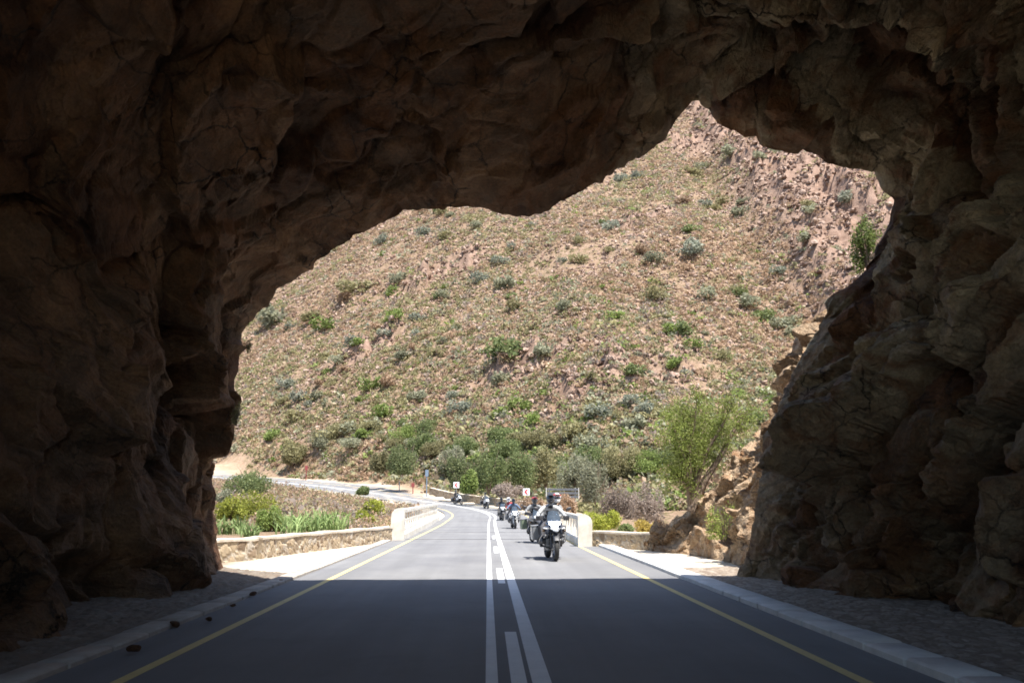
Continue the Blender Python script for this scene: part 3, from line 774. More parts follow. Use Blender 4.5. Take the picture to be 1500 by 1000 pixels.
B_ = [ # beyond the right wall, and along the foot of the hill
 (590, 694, 128, 70, 52, 'darkgreen', 'dark green bush at the hill foot behind the tall blue-grey signpost'),
 (560, 692, 132, 40, 34, 'olive', 'olive bush at the far end of the sandy strip across the road'),
 (672, 716, 112, 66, 68, 'darkgreen', 'tall dark green bush behind the small chevron sign'),
 (716, 722, 106, 66, 72, 'green', 'rounded mid green bush right of the dark one behind the wall'),
 (690, 722, 103, 44, 36, 'bright', 'light green low bush just behind the curving stone wall'),
 (763, 722, 108, 70, 78, 'green', 'large green bush behind the bigger chevron sign'),
 (800, 715, 112, 60, 66, 'olive', 'olive bush between the large green bush and the slatted sign'),
 (742, 728, 92, 60, 24, 'dead', 'dry pinkish brown brush spreading behind the stone wall'),
 (838, 728, 104, 64, 70, 'greygreen', 'grey-green bush standing behind the slatted dark sign'),
 (872, 735, 96, 54, 70, 'greygreen', 'pale grey-green bush right of the slatted sign'),
 (905, 760, 62, 70, 66, 'dead', 'leafless grey brush beyond the right wall'),
 (948, 765, 52, 62, 60, 'dead', 'leafless purplish grey brush below the leaning tree'),
 (880, 778, 40, 66, 36, 'yellowgreen', 'yellow-green shrub directly behind the rounded parapet end'),
 (915, 782, 40, 40, 16, 'green', 'low green shrub just above the right stone wall'),
 (948, 782, 37, 42, 24, 'yellow', 'golden yellow shrub behind the right stone wall'),
 (830, 758, 60, 50, 34, 'dry', 'dry brown brush behind the lead rider'),
 (775, 745, 80, 70, 22, 'dry', 'low brown brush behind the wall under the chevron sign'),
 (660, 690, 135, 50, 40, 'greygreen', 'grey-green bush standing up the slope behind the dark one'),
 (620, 665, 150, 60, 36, 'green', 'green thicket on the lower slope above the signpost'),
 (735, 655, 142, 74, 34, 'green', 'green thicket on the lower slope above the bushes'),
 (800, 660, 136, 70, 34, 'olive', 'olive thicket on the lower slope left of the leaning tree'),
 (905, 690, 120, 80, 50, 'olive', 'olive thicket on the lower slope beside the leaning tree'),
 # left, between the wall and the far road
 (362, 724, 74, 92, 46, 'green', 'dark green feathery bush beside the far road on the left'),
 (330, 742, 60, 50, 30, 'greygreen', 'dull grey-green bush at the edge of the left rock'),
 (368, 770, 47, 100, 56, 'yellowgreen', 'bright yellow-green bush behind the left stone wall'),
 (334, 768, 44, 56, 44, 'yellowgreen', 'smaller yellow-green bush touching the left rock edge'),
 (396, 778, 40, 44, 40, 'bright', 'green bush between the yellow-green bush and the broad-leaved plants'),
 (430, 678, 172, 46, 34, 'olive', 'olive roadside bush above the far road left of the red marker'),
 (525, 770, 52, 52, 26, 'yellowgreen', 'olive-yellow shrub in the brown grass behind the left parapet'),
 (497, 772, 50, 40, 24, 'bright', 'light green shrub beside the left stone wall end'),
 (552, 758, 60, 50, 32, 'yellowgreen', 'yellowish shrub in brown grass left of the parapet end'),
 (531, 724, 98, 22, 14, 'green', 'small green bush at the brink of the far road'),
]
for b in B_: bush(*b, n=5200 if b[4] > 30 else 3000)
bush(1272, 400, 19.9, 62, 96, 'bright', 'bright green bush growing on the ledge of the right rock', 3000, .075, up=.5)
bush(1060, 790, 23.6, 56, 66, 'willow', 'light green shrub on the sunlit bank below the leaning tree', 1500, .06, up=.3)
bush(346, 622, 17.3, 22, 40, 'olive', 'dark dry tuft hanging on the left rock edge', 420, .05, up=-.4)
bush(363, 516, 16.9, 14, 24, 'olive', 'small dark tuft clinging high on the left rock edge', 220, .04, up=-.3)

# broad blades of the reed-like plants behind the left wall
def blades(px, py, D, wpx, hpx, n, label):
    p = W(px, py, D); w_ = wpx * D / F; h = hpx * D / F; rng = random.Random(int(px))
    o = empty('reed_plant', p, label=label, cat='plant', group=None)
    mb = MB()
    for k in range(n):
        x, y = rng.uniform(-.5, .5) * w_, rng.uniform(-.4, .4) * w_
        a = rng.uniform(0, 6.28); L = h * rng.uniform(.35, 1.0); lean = rng.uniform(.2, 1.3); wd = rng.uniform(.03, .06)
        dx, dy = math.cos(a), math.sin(a); sx, sy = -dy, dx
        pts = []
        for q in range(5):
            t = q / 4; rr = lean * L * t ** 2 * .8
            zz = L * (t - .35 * lean * t ** 2)
            ww = wd * (1 - t) ** .6 * (.5 + t)
            c = Vector((x + dx * rr, y + dy * rr, zz))
            pts.append([c - Vector((sx, sy, 0)) * ww, c + Vector((dx, dy, -.3)) * ww * .3, c + Vector((sx, sy, 0)) * ww])
        mb.loft(pts, cap=False, closed=False)
    mb.build('crown', M['leaf_agave'], o); return o
blades(463, 778, 39, 84, 42, 330, 'pale green broad-bladed reeds behind the left stone wall')
blades(425, 782, 37, 36, 44, 36, 'single tall pale blades left of the dense reeds')
blades(335, 782, 33, 50, 34, 130, 'greyish broad-bladed plant at the foot of the left rock')
blades(365, 786, 31, 24, 26, 60, 'straw coloured grass tuft behind the near left wall')
bpy.data.objects[-1] if False else None

# leaning tree on the right bank
def tree(px, py, D, tips, label):
    p = W(px, py, D); o = empty('tree', p, label=label, cat='tree'); rng = np.random.default_rng(5); rr = random.Random(9)
    tr = MB(); ends = []
    for (tx, ty, dd, r0) in tips:
        e = W(tx, ty, D + dd) - p
        mid = e * .5 + Vector((rr.uniform(-.15, .15), 0, .15))
        pts = [Vector((rr.uniform(-.08, .08), 0, -.1)), mid * .5 + Vector((0, 0, .1)), mid, e * .78 + Vector((0, 0, .08)), e]
        tr.tube(pts, [r0 * 1.6, r0 * 1.2, r0 * .9, r0 * .6, r0 * .2], 7)
        for q in (.45, .6, .7, .8, .9, 1):
            for _ in range(4):
                k = q * 4; a = int(min(k, 3)); base = pts[a].lerp(pts[a + 1], k - a)
                ln_ = rr.uniform(.35, .75)
                dv_ = Vector((rr.uniform(-1, 1), rr.uniform(-1, 1), rr.uniform(-.2, 1))).normalized() * ln_
                mid2 = base + dv_ * .55; end2 = base + dv_ + Vector((0, 0, -.18))
                tr.tube([base, mid2, end2], [r0 * .22, r0 * .14, r0 * .05], 4)
                ends.append((base.lerp(mid2, .5), .14)); ends += [(mid2, .20), (end2, .26), (end2 + Vector((0, 0, -.12)), .2)]
    tr.build('trunk', M['bark'], o)
    per = 25
    Pc = np.concatenate([np.array(c) + rng.normal(size=(per, 3)) * np.array((s, s, s * 1.05)) * .52 for c, s in ends])
    dirs = np.tile(np.array([(0, 0, -.6)]), (len(Pc), 1))
    V = leaf_quads(Pc, .085, rng, 0, .34, dirs + rng.normal(size=(len(Pc), 3)) * .55)
    np_mesh('crown', V, quadsF(len(Pc)), M['leaf_willow'], o)
    return o
tree(1012, 744, 28.0, [(1000, 600, .2, .055), (1020, 586, -.3, .05), (990, 640, .5, .04), (1035, 604, .6, .045), (1092, 604, .1, .10), (1072, 592, -.4, .06), (1055, 622, .9, .04), (988, 690, -.2, .035), (985, 615, -.5, .04)],  # thickest stem widened to stand in for a shadowed cleft in the bank
     'airy light green tree leaning over the sunlit bank on the right')

# the soft green belt along the foot of the hill
_rb = random.Random(21)
for k in range(34):
    px = 470 + 500 * (k + _rb.random()) / 34; D = _rb.uniform(112, 138); py = _rb.uniform(672, 712) - (D - 112) * .9 - (22 if px < 640 else 0)
    p = hit(px, py); kind = _rb.choice(['green', 'olive', 'bright', 'greygreen', 'olive', 'green'])
    if p.y < 96: continue
    w_ = _rb.uniform(4.5, 8.5); o = empty('bush', p, label='soft green bush in the continuous thicket along the foot of the hill', cat='bush', group='thicket along the foot of the hill')
    me = bush_mesh('crown', 700 + k, kind, w_, w_ * _rb.uniform(.32, .48), 3600, .34, 12, .2)
    link(bpy.data.objects.new('crown', me), o); twigs(700 + k, w_, w_ * .5, 7, .05).build('stem', M['bark'], o)
# hillside shrubs
def hillshrub_protos(kind, k0, n=520, leaf=.15, h=.75):
    return [bush_mesh('shrub', 900 + k0 * 10 + j, kind, 1.25, h, n, leaf, 7, .25) for j in range(3)]
HS = {k: hillshrub_protos(k, i) for i, k in enumerate(['olive', 'bright', 'greygreen', 'bluegrey', 'green', 'dry'])}
lab_h = dict(olive='olive green shrub rooted among the stones of the hillside', bright='fresh green shrub standing out on the brown hillside', greygreen='grey-green shrub on the stony hillside', bluegrey='blue-grey shrub on the stony hillside', green='dark green shrub on the stony hillside', dry='withered brown shrub on the stony hillside')
def hshrub(p, wm, kind, hs=1.0):
    me = random.choice(HS[kind]); o = bpy.data.objects.new('shrub', me)
    o.location = (p[0], p[1], p[2] - .05 * wm); o.rotation_euler = (0, 0, random.uniform(0, 6.28)); o.scale = (wm, wm, wm * hs * random.uniform(.75, 1.05))
    link(o); tag(o, lab_h[kind], 'shrub', kind + ' shrubs over the hillside'.replace('bluegrey', 'blue-grey'))
NOT = [(515, 432, 64, 'olive'), (567, 436, 38, 'bright'), (400, 478, 70, 'greygreen'), (360, 478, 40, 'green'), (475, 482, 46, 'bright'), (460, 470, 40, 'olive'), (545, 570, 42, 'bright'), (675, 606, 42, 'bluegrey'), (495, 536, 32, 'greygreen'), (705, 414, 36, 'bluegrey'), (735, 424, 46, 'greygreen'),
 (580, 652, 48, 'bright'), (745, 524, 66, 'green'), (795, 524, 46, 'greygreen'), (690, 665, 40, 'green'), (1005, 492, 46, 'green'), (985, 488, 36, 'bright'), (960, 440, 42, 'olive'), (1015, 378, 56, 'bluegrey'), (960, 385, 40, 'greygreen'), (1095, 452, 42, 'greygreen'), (1118, 470, 44, 'green'), (1145, 482, 44, 'greygreen'), (1165, 495, 40, 'greygreen'),
 (880, 612, 46, 'bluegrey'), (945, 610, 40, 'bluegrey'), (740, 562, 40, 'greygreen'), (910, 268, 28, 'bluegrey'), (935, 262, 26, 'bluegrey'), (1240, 306, 40, 'bluegrey'), (1190, 318, 34, 'greygreen'), (1065, 234, 44, 'greygreen'), (1010, 255, 36, 'olive'), (1060, 300, 36, 'olive'), (1085, 318, 36, 'greygreen'), (620, 345, 26, 'bluegrey'), (560, 358, 30, 'bluegrey'), (700, 336, 26, 'greygreen'), (655, 350, 28, 'olive'), (585, 415, 40, 'greygreen'),
 (610, 590, 34, 'greygreen'), (480, 650, 50, 'olive'), (430, 618, 40, 'olive'), (560, 612, 40, 'yellow'), (640, 520, 30, 'olive'), (930, 550, 36, 'green'), (1040, 440, 40, 'greygreen'), (1075, 430, 34, 'olive'), (850, 385, 34, 'olive'), (830, 455, 30, 'greygreen'), (1180, 360, 36, 'greygreen'), (1140, 405, 32, 'bluegrey'), (990, 540, 34, 'bright'), (870, 560, 34, 'olive'), (650, 440, 30, 'greygreen'), (790, 620, 44, 'bright'), (840, 640, 50, 'olive'), (760, 600, 40, 'bright')]
for px, py, wpx, kind in NOT:
    p = hit(px, py); hshrub(p, wpx * p.y / F / 1.05, kind if kind in HS else 'bright', .95)
cnt = 0; tries = 0
while cnt < 225 and tries < 4000:
    tries += 1
    if cnt == 0 or random.random() < .30:
        cy0 = 118 + 330 * random.random() ** 1.2; cx0 = random.uniform(-.36, .52) * cy0
    y = cy0 + random.gauss(0, 7); x = cx0 + random.gauss(0, 9)
    z, d, off, cr, t = height([x], [y], True)
    if d[0] < 18 or t[0] < 2: continue
    kind = random.choices(['olive', 'bright', 'greygreen', 'bluegrey', 'green', 'dry'], [30, 12, 26, 16, 10, 10])[0]
    hshrub((x, y, float(z[0])), random.uniform(1.6, 4.0) * (1 + y / 500), kind, .9); cnt += 1

# hillside boulders: a few outcrops seen in the picture, then loose ones
def hboulder(p, s, lab='pale pinkish boulder lying among the hillside scrub', grp='boulders over the hillside', k=None):
    return place(HR[k if k is not None else random.randrange(6)], 'boulder', (p[0], p[1], p[2] + s * .15), (s, s * random.uniform(.7, 1.1), s * random.uniform(.6, 1)), label=lab, cat='boulder', group=grp)
p = hit(436, 568); hboulder(p, .9, 'large whitish boulder alone in the lower left scrub of the hillside', None)
p = hit(885, 328); hboulder(p, 1.7, 'bright white-faced boulder high up the middle of the hillside', None)
for (cx_, cy_, sx, sy, n, s) in [(880, 525, 75, 24, 36, .6), (1140, 430, 50, 60, 30, .8), (1140, 300, 70, 50, 30, .8), (1025, 185, 30, 20, 10, 1.0), (800, 480, 70, 14, 14, .7), (1000, 410, 60, 40, 16, .8), (1110, 385, 50, 30, 18, 1.0)]:
    for _ in range(n):
        p = hit(random.gauss(cx_, sx * .55), random.gauss(cy_, sy * .55)); hboulder(p, s * random.uniform(.3, .8))

# loose scrub and loose stones: nobody could count them
def scrub():
    n = 105000; rng = np.random.default_rng(77)
    y = 108 + 360 * rng.random(n) ** 1.25; x = rng.uniform(-.46, .64, n) * y
    z, d, off, cr, t = height(x, y, True)
    keep = (d > 8.6 + 3 * fbm(np.stack([x, y, 0 * x], 1) * .2, 2, 3)) & (t > -8) & (rng.random(n) > cr * .55) & (rng.random(n) > .28 * sstep(165, 260, y + .25 * x)) & ~((((x + 62) / 10) ** 2 + ((y - 186) / 7) ** 2) < 1) & ((off < 0) | (y < 104) | (d > 10.8 + 2.5 * fbm(np.stack([x, y, 0 * x], 1) * .15, 2, 8))) & (fbm(np.stack([x, y * .6, 0 * x], 1) * .055, 4, 9) * 1.5 + rng.normal(size=n) * .22 > -.36 - .5 * sstep(190, 120, y))
    # brown grass in the hollow left of the bridge
    m = 11000; y2 = rng.uniform(42, 118, m); x2 = -6 - rng.random(m) * (y2 * .32)
    z2, d2, *_ = height(x2, y2, True); k2 = d2 > 6.6
    x = np.concatenate([x[keep], x2[k2]]); y = np.concatenate([y[keep], y2[k2]]); z = np.concatenate([z[keep], z2[k2]])
    near = y < 118
    m = len(x); per = 24
    s = rng.lognormal(-.25, .42, m) * (1 + y / 500) * np.interp(y, [110, 165], [1.3, 1]); s[-k2.sum():] *= .5
    c = np.repeat(np.stack([x, y, z], 1), per, 0); sr = np.repeat(s, per)
    u = rng.normal(size=(m * per, 3)); u /= np.linalg.norm(u, axis=1)[:, None]; u[:, 2] = np.abs(u[:, 2])
    P = c + u * (rng.uniform(.45, 1.05, m * per) * sr)[:, None] * np.array((.62, .62, .6))
    V = leaf_quads(P, .40 * sr ** .7 * np.where(np.arange(len(sr)) >= len(sr) - k2.sum() * per, .5, 1), rng, .3, .62)
    kinds = rng.choice(6, m, p=[.34, .23, .16, .17, .03, .07])
    pn = fbm(np.stack([x, y, 0 * x], 1) * .03, 3, 41)
    low = np.interp(y, [115, 215], [.95, 0]); kinds = np.where(rng.random(m) < low * rng.random(m) * 1.4, rng.choice([1, 1, 1, 4, 3], m), kinds)
    kinds = np.where((pn > .12) & (rng.random(m) < .5), 1, kinds); kinds = np.where((pn < -.15) & (rng.random(m) < .5), 0, kinds)
    kinds[-k2.sum():] = rng.choice([0, 0, 0, 2, 1, 1], k2.sum())
    tone = np.clip(rng.normal(0, .13, m), -.3, .3)
    o = np_mesh('scrub', V, quadsF(m * per), [M['leaf_dry'], M['leaf_olive'], M['leaf_dead'], M['leaf_greygreen'], M['leaf_bright'], M['leaf_straw']], mat_idx=np.repeat(kinds, per), attrs=dict(tone=np.repeat(tone, per * 4)))
    tag(o, 'low dry scrub and grass covering the hillside and verges', 'scrub', kind='stuff')
scrub()
def stones():
    n = 120000; rng = np.random.default_rng(78)
    y = 112 + 350 * rng.random(n) ** 1.15; x = rng.uniform(-.46, .64, n) * y
    z, d, off, cr, t = height(x, y, True)
    f = fbm(np.stack([x, y, 0 * x], 1) * .06, 3, 19) + .50 * sstep(140, 250, y + .25 * x) + 1.5 * cr
    keep = (d > 13) & (t > -4) & (f + rng.normal(size=n) * .2 > .02)
    x, y, z, cr = x[keep], y[keep], z[keep], cr[keep]; m = len(x)
    bm = bmesh.new(); bmesh.ops.create_icosphere(bm, subdivisions=1, radius=1)
    base = np.array([v.co for v in bm.verts]); fc = np.array([[v.index for v in q.verts] for q in bm.faces]); bm.free()
    s = np.minimum(rng.lognormal(-1.5, .55, m), .5) * (1 + y / 450) * (1 + .35 * cr)
    V = base[None] * (s[:, None, None]) * rng.uniform(.55, 1.15, (m, 1, 3)) * np.array((1, .8, .75)) * (1 + .22 * rng.normal(size=(m, 12, 1)))
    a = rng.uniform(0, 6.28, m); ca, sa = np.cos(a)[:, None], np.sin(a)[:, None]
    V = np.stack([V[..., 0] * ca - V[..., 1] * sa, V[..., 0] * sa + V[..., 1] * ca, V[..., 2]], -1) + np.stack([x, y, z + s * .15], 1)[:, None]
    Fc = (fc[None] + (np.arange(m) * 12)[:, None, None]).reshape(-1, 3)
    o = np_mesh('rubble', V.reshape(-1, 3), Fc, M['hillrock'], attrs=dict(cell=np.repeat(rng.random(m), 12)))
    tag(o, 'pale pinkish loose stones strewn over the hillside', 'stones', kind='stuff')
stones()

# ------------------------------------------------------------------ stone walls and bridge parapets
def stone_wall(path, h, th, label, cs=.26, seed=1, cop=.065):
    path = [Vector(p) for p in path]
    o = empty('stone_wall', path[0], label=label, cat='wall')
    org = path[0]
    K = np.array([tuple(p - org) for p in path]); A = catmull(K, .05) if len(K) > 2 else np.linspace(K[0], K[1], max(4, int(np.linalg.norm(K[1] - K[0]) / .05)))
    tn = np.gradient(A[:, :2], axis=0); tn /= np.linalg.norm(tn, axis=1)[:, None]; nr = np.stack([tn[:, 1], -tn[:, 0]], 1)
    prof = [(-th / 2, v) for v in np.linspace(-.4, h, max(6, int((h + .4) / .06)))] + [(v, h) for v in np.linspace(-th / 2, th / 2, 6)[1:-1]] + [(th / 2, v) for v in np.linspace(h, -.4, max(6, int((h + .4) / .06)))]
    prof = np.array(prof); np_ = len(prof)
    # the two ends close with extra rings
    P = np.stack([A[:, None, 0] + nr[:, None, 0] * prof[None, :, 0], A[:, None, 1] + nr[:, None, 1] * prof[None, :, 0], A[:, None, 2] + prof[None, :, 1]], -1)
    ctr = P.mean(1, keepdims=True)
    P = np.concatenate([ctr[:1] + (P[:1] - ctr[:1]) * .02, P, ctr[-1:] + (P[-1:] - ctr[-1:]) * .02], 0)
    flat = P.reshape(-1, 3)
    d, cell, e = facets(flat / cs + .25 * fbm(flat * 4, 2, seed)[:, None], seed, .5)
    wv = flat + np.array(tuple(org))
    nv = np.concatenate([nr[:1], nr, nr[-1:]], 0)
    side = np.sign(prof[:, 0])
    amt = (.035 * d + .03 * np.clip(e * 4, 0, 1)).reshape(P.shape[:2]) * side[None]
    P[..., 0] += nv[:, None, 0] * amt; P[..., 1] += nv[:, None, 1] * amt
    np_mesh('masonry', P.reshape(-1, 3), grid_faces(P.shape[0], np_), M['masonry'], o, attrs=dict(cell=cell, edge=e))
    mb = MB(); rings = []
    st = max(1, int(.4 / .05))
    for i in list(range(0, len(A), st)) + [len(A) - 1]:
        c, n = A[i], nr[i]; w2 = th / 2 + .05; jz = .015 * math.sin(i * 1.7)
        rings.append([Vector((c[0] + n[0] * q, c[1] + n[1] * q, c[2] + z + jz)) for q, z in ((-w2, h - .02), (-w2, h + cop * .7), (-w2 * .6, h + cop), (w2 * .6, h + cop), (w2, h + cop * .7), (w2, h - .02))])
    mb.loft(rings); mb.build('coping', M['coping'], o, smooth=False)
    return o
def gp(px, py, D=None):
    if D is None:
        v = ray(px, py); D = -EYE * v.y / v.z
    return W(px, py, D)
def flat0(p, z=0): return Vector((p.x, p.y, z))
stone_wall([flat0(W(296, 818, 24.0)), flat0(W(366, 812, 25.6))], .50, .5, 'near low rubble wall with rough face beside the left rock', .30, 3)
stone_wall([flat0(W(372, 808, 26.0)), flat0(W(428, 800, 28.6)), flat0(W(568, 790, 37.2))], .50, .45, 'long low rubble wall leading to the left bridge parapet', .24, 5)
stone_wall([flat0(W(866, 797, 32.0)), flat0(W(920, 799, 31)), flat0(W(985, 801, 29.6))], .48, .4, 'low rubble wall between the right parapet and the split boulder', .22, 7)
def on_road(i, o, lift=0):
    return Vector((RD[i, 0] + nrm[i, 0] * o, RD[i, 1] + nrm[i, 1] * o, RD[i, 2] + (bank[i] * (o + 3) if bank[i] > 0 else 0) + lift))
rw = [on_road(idx(y), o) for y, o in ((69, 4.6), (76, 5.0), (84, 5.3), (92, 5.5), (100, 5.6), (108, 6.0), (115, 6.6), (122, 7.6))]
stone_wall(rw, .82, .45, 'long pale stone wall curving along the outside of the bend', .34, 9)

def col_of(q):
    v = _RM.inverted() @ (Vector(q) - Vector((0, 0, EYE)))
    return v.x / max(1e-3, -v.z) * F + 750
def parapet(P0, P1, H, bay, midrail, label, outer, end_n):
    """P0 near end, P1 far end; outer = +1 if the outside is towards +x"""
    P0, P1 = Vector(P0), Vector(P1); d = P1 - P0; L = d.length; ang = math.atan2(d.y, d.x) - math.pi / 2
    o = empty('bridge_parapet', P0, (0, 0, ang), label=label, cat='parapet')
    slope = d.z / L
    def y2(y): return y * slope
    mb = MB(); mb.loft([[(x, y, z + y2(y)) for x, z in ((-.22, -.5), (.22, -.5), (.22, .22), (.19, .25), (-.19, .25), (-.22, .22))] for y in (.3, L)]); mb.build('plinth', M['whitewash'], o, False)
    mb = MB(); mb.loft([[(x, y, z + y2(y)) for x, z in ((-.06, H - .2), (.06, H - .2), (.08, H - .17), (.08, H - .03), (.06, H), (-.06, H), (-.08, H - .03), (-.08, H - .17))] for y in (.35, L)]); mb.build('top_rail', M['whitewash'], o, False)
    if midrail:
        mb = MB(); mb.loft([[(x, y, z + y2(y)) for x, z in ((-.04, .66), (.04, .66), (.04, .80), (-.04, .80))] for y in (1.7, L)]); mb.build('mid_rail', M['whitewash'], o, False)
    y = 1.9
    while y < L - .2:
        mb = MB(); mb.box((0, y, (.25 + H - .2) / 2 + y2(y)), (.035 if midrail else .07, .40 if midrail else .2, H - .45 + .06), bev=.06); mb.build('post', M['whitewash'], o, False)
        y += bay
    # end pillar, a broad slab rounded over at its outer top corner
    rings = []
    pts = []
    wd = .44 if midrail else .40; r = .36 if midrail else .3
    pts = [(-.24 * outer, -.5), (wd * outer * .62, -.5), (wd * outer * .70, H - r - .1)]
    for k in range(7):
        a = math.pi / 2 * k / 6
        pts.append((outer * (wd * .70 - r + r * math.cos(a)), H - r + .06 + r * math.sin(a)))
    pts += [(-.18 * outer, H + .06), (-.24 * outer, H)]
    mb = MB(); mb.loft([[(x, yy, z) for x, z in pts] for yy in (-.02, .36)]); mb.build('end_pillar', M['whitewash'], o, False)
    return o
pl0 = W(583, 788, 37.0); pl1 = W(640, 759.5, 72)
parapet((pl0.x, pl0.y, 0), (pl1.x, pl1.y, .22), 1.28, 1.35, True, 'white concrete parapet with two rows of openings on the left of the bridge', -1, 0)
parapet((3.52, 31.6, -.02), (4.3, 70, .12), 1.1, 1.5, False, 'white concrete parapet with slim posts and rounded end on the right of the bridge', 1, 0)

# ------------------------------------------------------------------ road signs
M['signwhite'] = simple('sign_white', (.80, .80, .78), (.74, .74, .72), 5, .45)
M['signred'] = simple('sign_red', (.50, .03, .03), (.42, .03, .03), 5, .45)
M['signgrey'] = simple('sign_back_grey', (.09, .095, .105), (.06, .065, .075), 6, .6)
M['post'] = simple('sign_post_steel', (.30, .29, .28), (.20, .19, .18), 8, .6)
M['bluepost'] = simple('sign_blue_grey', (.17, .23, .30), (.12, .16, .21), 8, .6)
M['redpost'] = simple('marker_red', (.24, .045, .04), (.17, .035, .035), 8, .6)
def chevron(px, py, D, size, label):
    p = W(px, py, D); gz = float(height([p.x], [p.y])[0]); gz = min(gz, p.z - size - .6)
    o = empty('chevron_sign', (p.x, p.y, gz), (0, 0, R(-8) if px > 700 else R(6)), label=label, cat='road sign', group='chevron signs on the bend')
    h = p.z - gz
    mb = MB(); mb.tube([(0, .05, -.3), (0, .05, h + size * .3)], .035, 8); mb.build('post', M['post'], o)
    mb = MB(); mb.box((0, 0, h), (size, .03, size), bev=.2); mb.build('panel', M['signwhite'], o, False)
    mb = MB(); s = size; w_ = .17 * s
    for sg in (1, -1):
        a = [(-.30 * s, 0), (-.02 * s, .36 * s * sg), (.26 * s, .36 * s * sg), (-.02 * s, 0)]
        mb.loft([[(x, y, z + h) for x, z in a] for y in (-.024, -.012)])
    mb.build('chevron', M['signred'], o, False)
    return o
chevron(668.5, 710, 106, .72, 'white square sign with a red chevron, the smaller and farther of the two')
chevron(771, 720, 84, .66, 'white square sign with a red chevron behind the wall near the riders')
# slatted dark sign seen from behind
p = W(824, 722, 66); gz = float(height([p.x], [p.y])[0]); h = p.z - gz
o = empty('slatted_sign', (p.x, p.y, gz), (0, 0, R(6)), label='dark sign with grey slats on two posts behind the lead rider', cat='road sign')
for k in range(3):
    mb = MB(); mb.box((0, 0, h - .28 + .28 * k), (2.45, .05, .16), bev=.1); mb.build('slat', M['signgrey'], o, False)
for k in range(2):
    mb = MB(); mb.box((-1.0 + 2 * k, .06, h / 2), (.09, .05, h + .8), bev=.1); mb.build('post', M['post'], o, False)
    mb = MB(); mb.box((-1.26 + 2.52 * k, 0, h), (.05, .05, .85), bev=.1); mb.build('frame', M['concrete'], o, False)
def marker(px, py, D, hpx, mat_, head, label, post=None):
    if D is None:
        k_ = min((k for k in range(len(RD)) if RD[k, 1] > 110), key=lambda k: abs(col_of(on_road(k, 6.4)) - px)); p = on_road(k_, 6.4); D = p.y; p.z += 1
    else: p = W(px, py, D)
    p.z = min(p.z, float(height([p.x], [p.y])[0]) + .25); h = hpx * D / F
    o = empty('marker_post', p, label=label, cat='road marker')
    mb = MB(); mb.tube([(0, 0, -.4), (0, 0, h)], .07, 8); mb.build('post', M[post] if post else M['post'], o)
    if head:
        mb = MB(); mb.box((0, -.08, h - head[1] / 2), (head[0], .05, head[1]), bev=.15); mb.build('panel', M[mat_], o, False)
    return o
marker(450, 704, None, 19, 'redpost', (.5, .8), 'red marker board on a post left along the far road', 'redpost')
marker(605, 710, 125, 12, 'redpost', (.45, .6), 'short red marker board at the end of the curved wall', 'redpost')
marker(585, 711, 128, 13, 'post', None, 'plain thin post on the sandy strip left of the red marker')
marker(625, 712, 120, 36, 'bluepost', (.45, .9), 'tall blue-grey signpost at the hill foot', 'bluepost')

# ------------------------------------------------------------------ motorcycles and riders
M['tyre'] = simple('tyre_rubber', (.02, .02, .02), (.035, .034, .033), 12, .8)
M['blackpl'] = simple('black_plastic', (.022, .022, .025), (.035, .035, .04), 10, .5)
M['alu'] = simple('aluminium', (.45, .45, .46), (.35, .35, .36), 10, .4, metal=.8)
M['engine'] = simple('engine_casting', (.10, .10, .105), (.16, .16, .165), 14, .5, metal=.6)
M['paintwhite'] = simple('white_paint', (.72, .73, .74), (.66, .67, .69), 4, .3, coat=.5)
M['paintblue'] = simple('dark_blue_paint', (.06, .075, .11), (.04, .05, .08), 4, .3, coat=.5)
M['paintgrey'] = simple('grey_paint', (.20, .21, .22), (.15, .155, .165), 4, .3, coat=.5)
M['paintgreen'] = simple('olive_pannier', (.16, .20, .13), (.11, .14, .10), 4, .5)
M['goldfork'] = simple('white_fork', (.70, .70, .68), (.6, .6, .58), 6, .35)
M['seatm'] = simple('seat_vinyl', (.03, .03, .03), (.045, .042, .04), 12, .7)
M['mirror'] = simple('mirror_glass', (.5, .52, .55), (.5, .52, .55), 3, .1, metal=.9)
m, nt, b = mat('windscreen'); b.inputs['Base Color'].default_value = (.10, .13, .17, 1); b.inputs['Roughness'].default_value = .12; b.inputs['Transmission Weight'].default_value = .55; b.inputs['IOR'].default_value = 1.1
M['screen'] = m
m, nt, b = mat('lit_headlamp'); b.inputs['Base Color'].default_value = (.9, .92, 1, 1); b.inputs['Emission Color'].default_value = (.92, .95, 1, 1); b.inputs['Emission Strength'].default_value = 9
M['lamp'] = m
m, nt, b = mat('dim_headlamp'); b.inputs['Base Color'].default_value = (.75, .78, .82, 1); b.inputs['Emission Color'].default_value = (.92, .95, 1, 1); b.inputs['Emission Strength'].default_value = .35; b.inputs['Roughness'].default_value = .15
M['lampdim'] = m
M['amber'] = simple('amber_lens', (.12, .07, .03), (.10, .06, .03), 6, .3)
M['redlens'] = simple('red_lens', (.35, .01, .01), (.3, .01, .01), 6, .3)

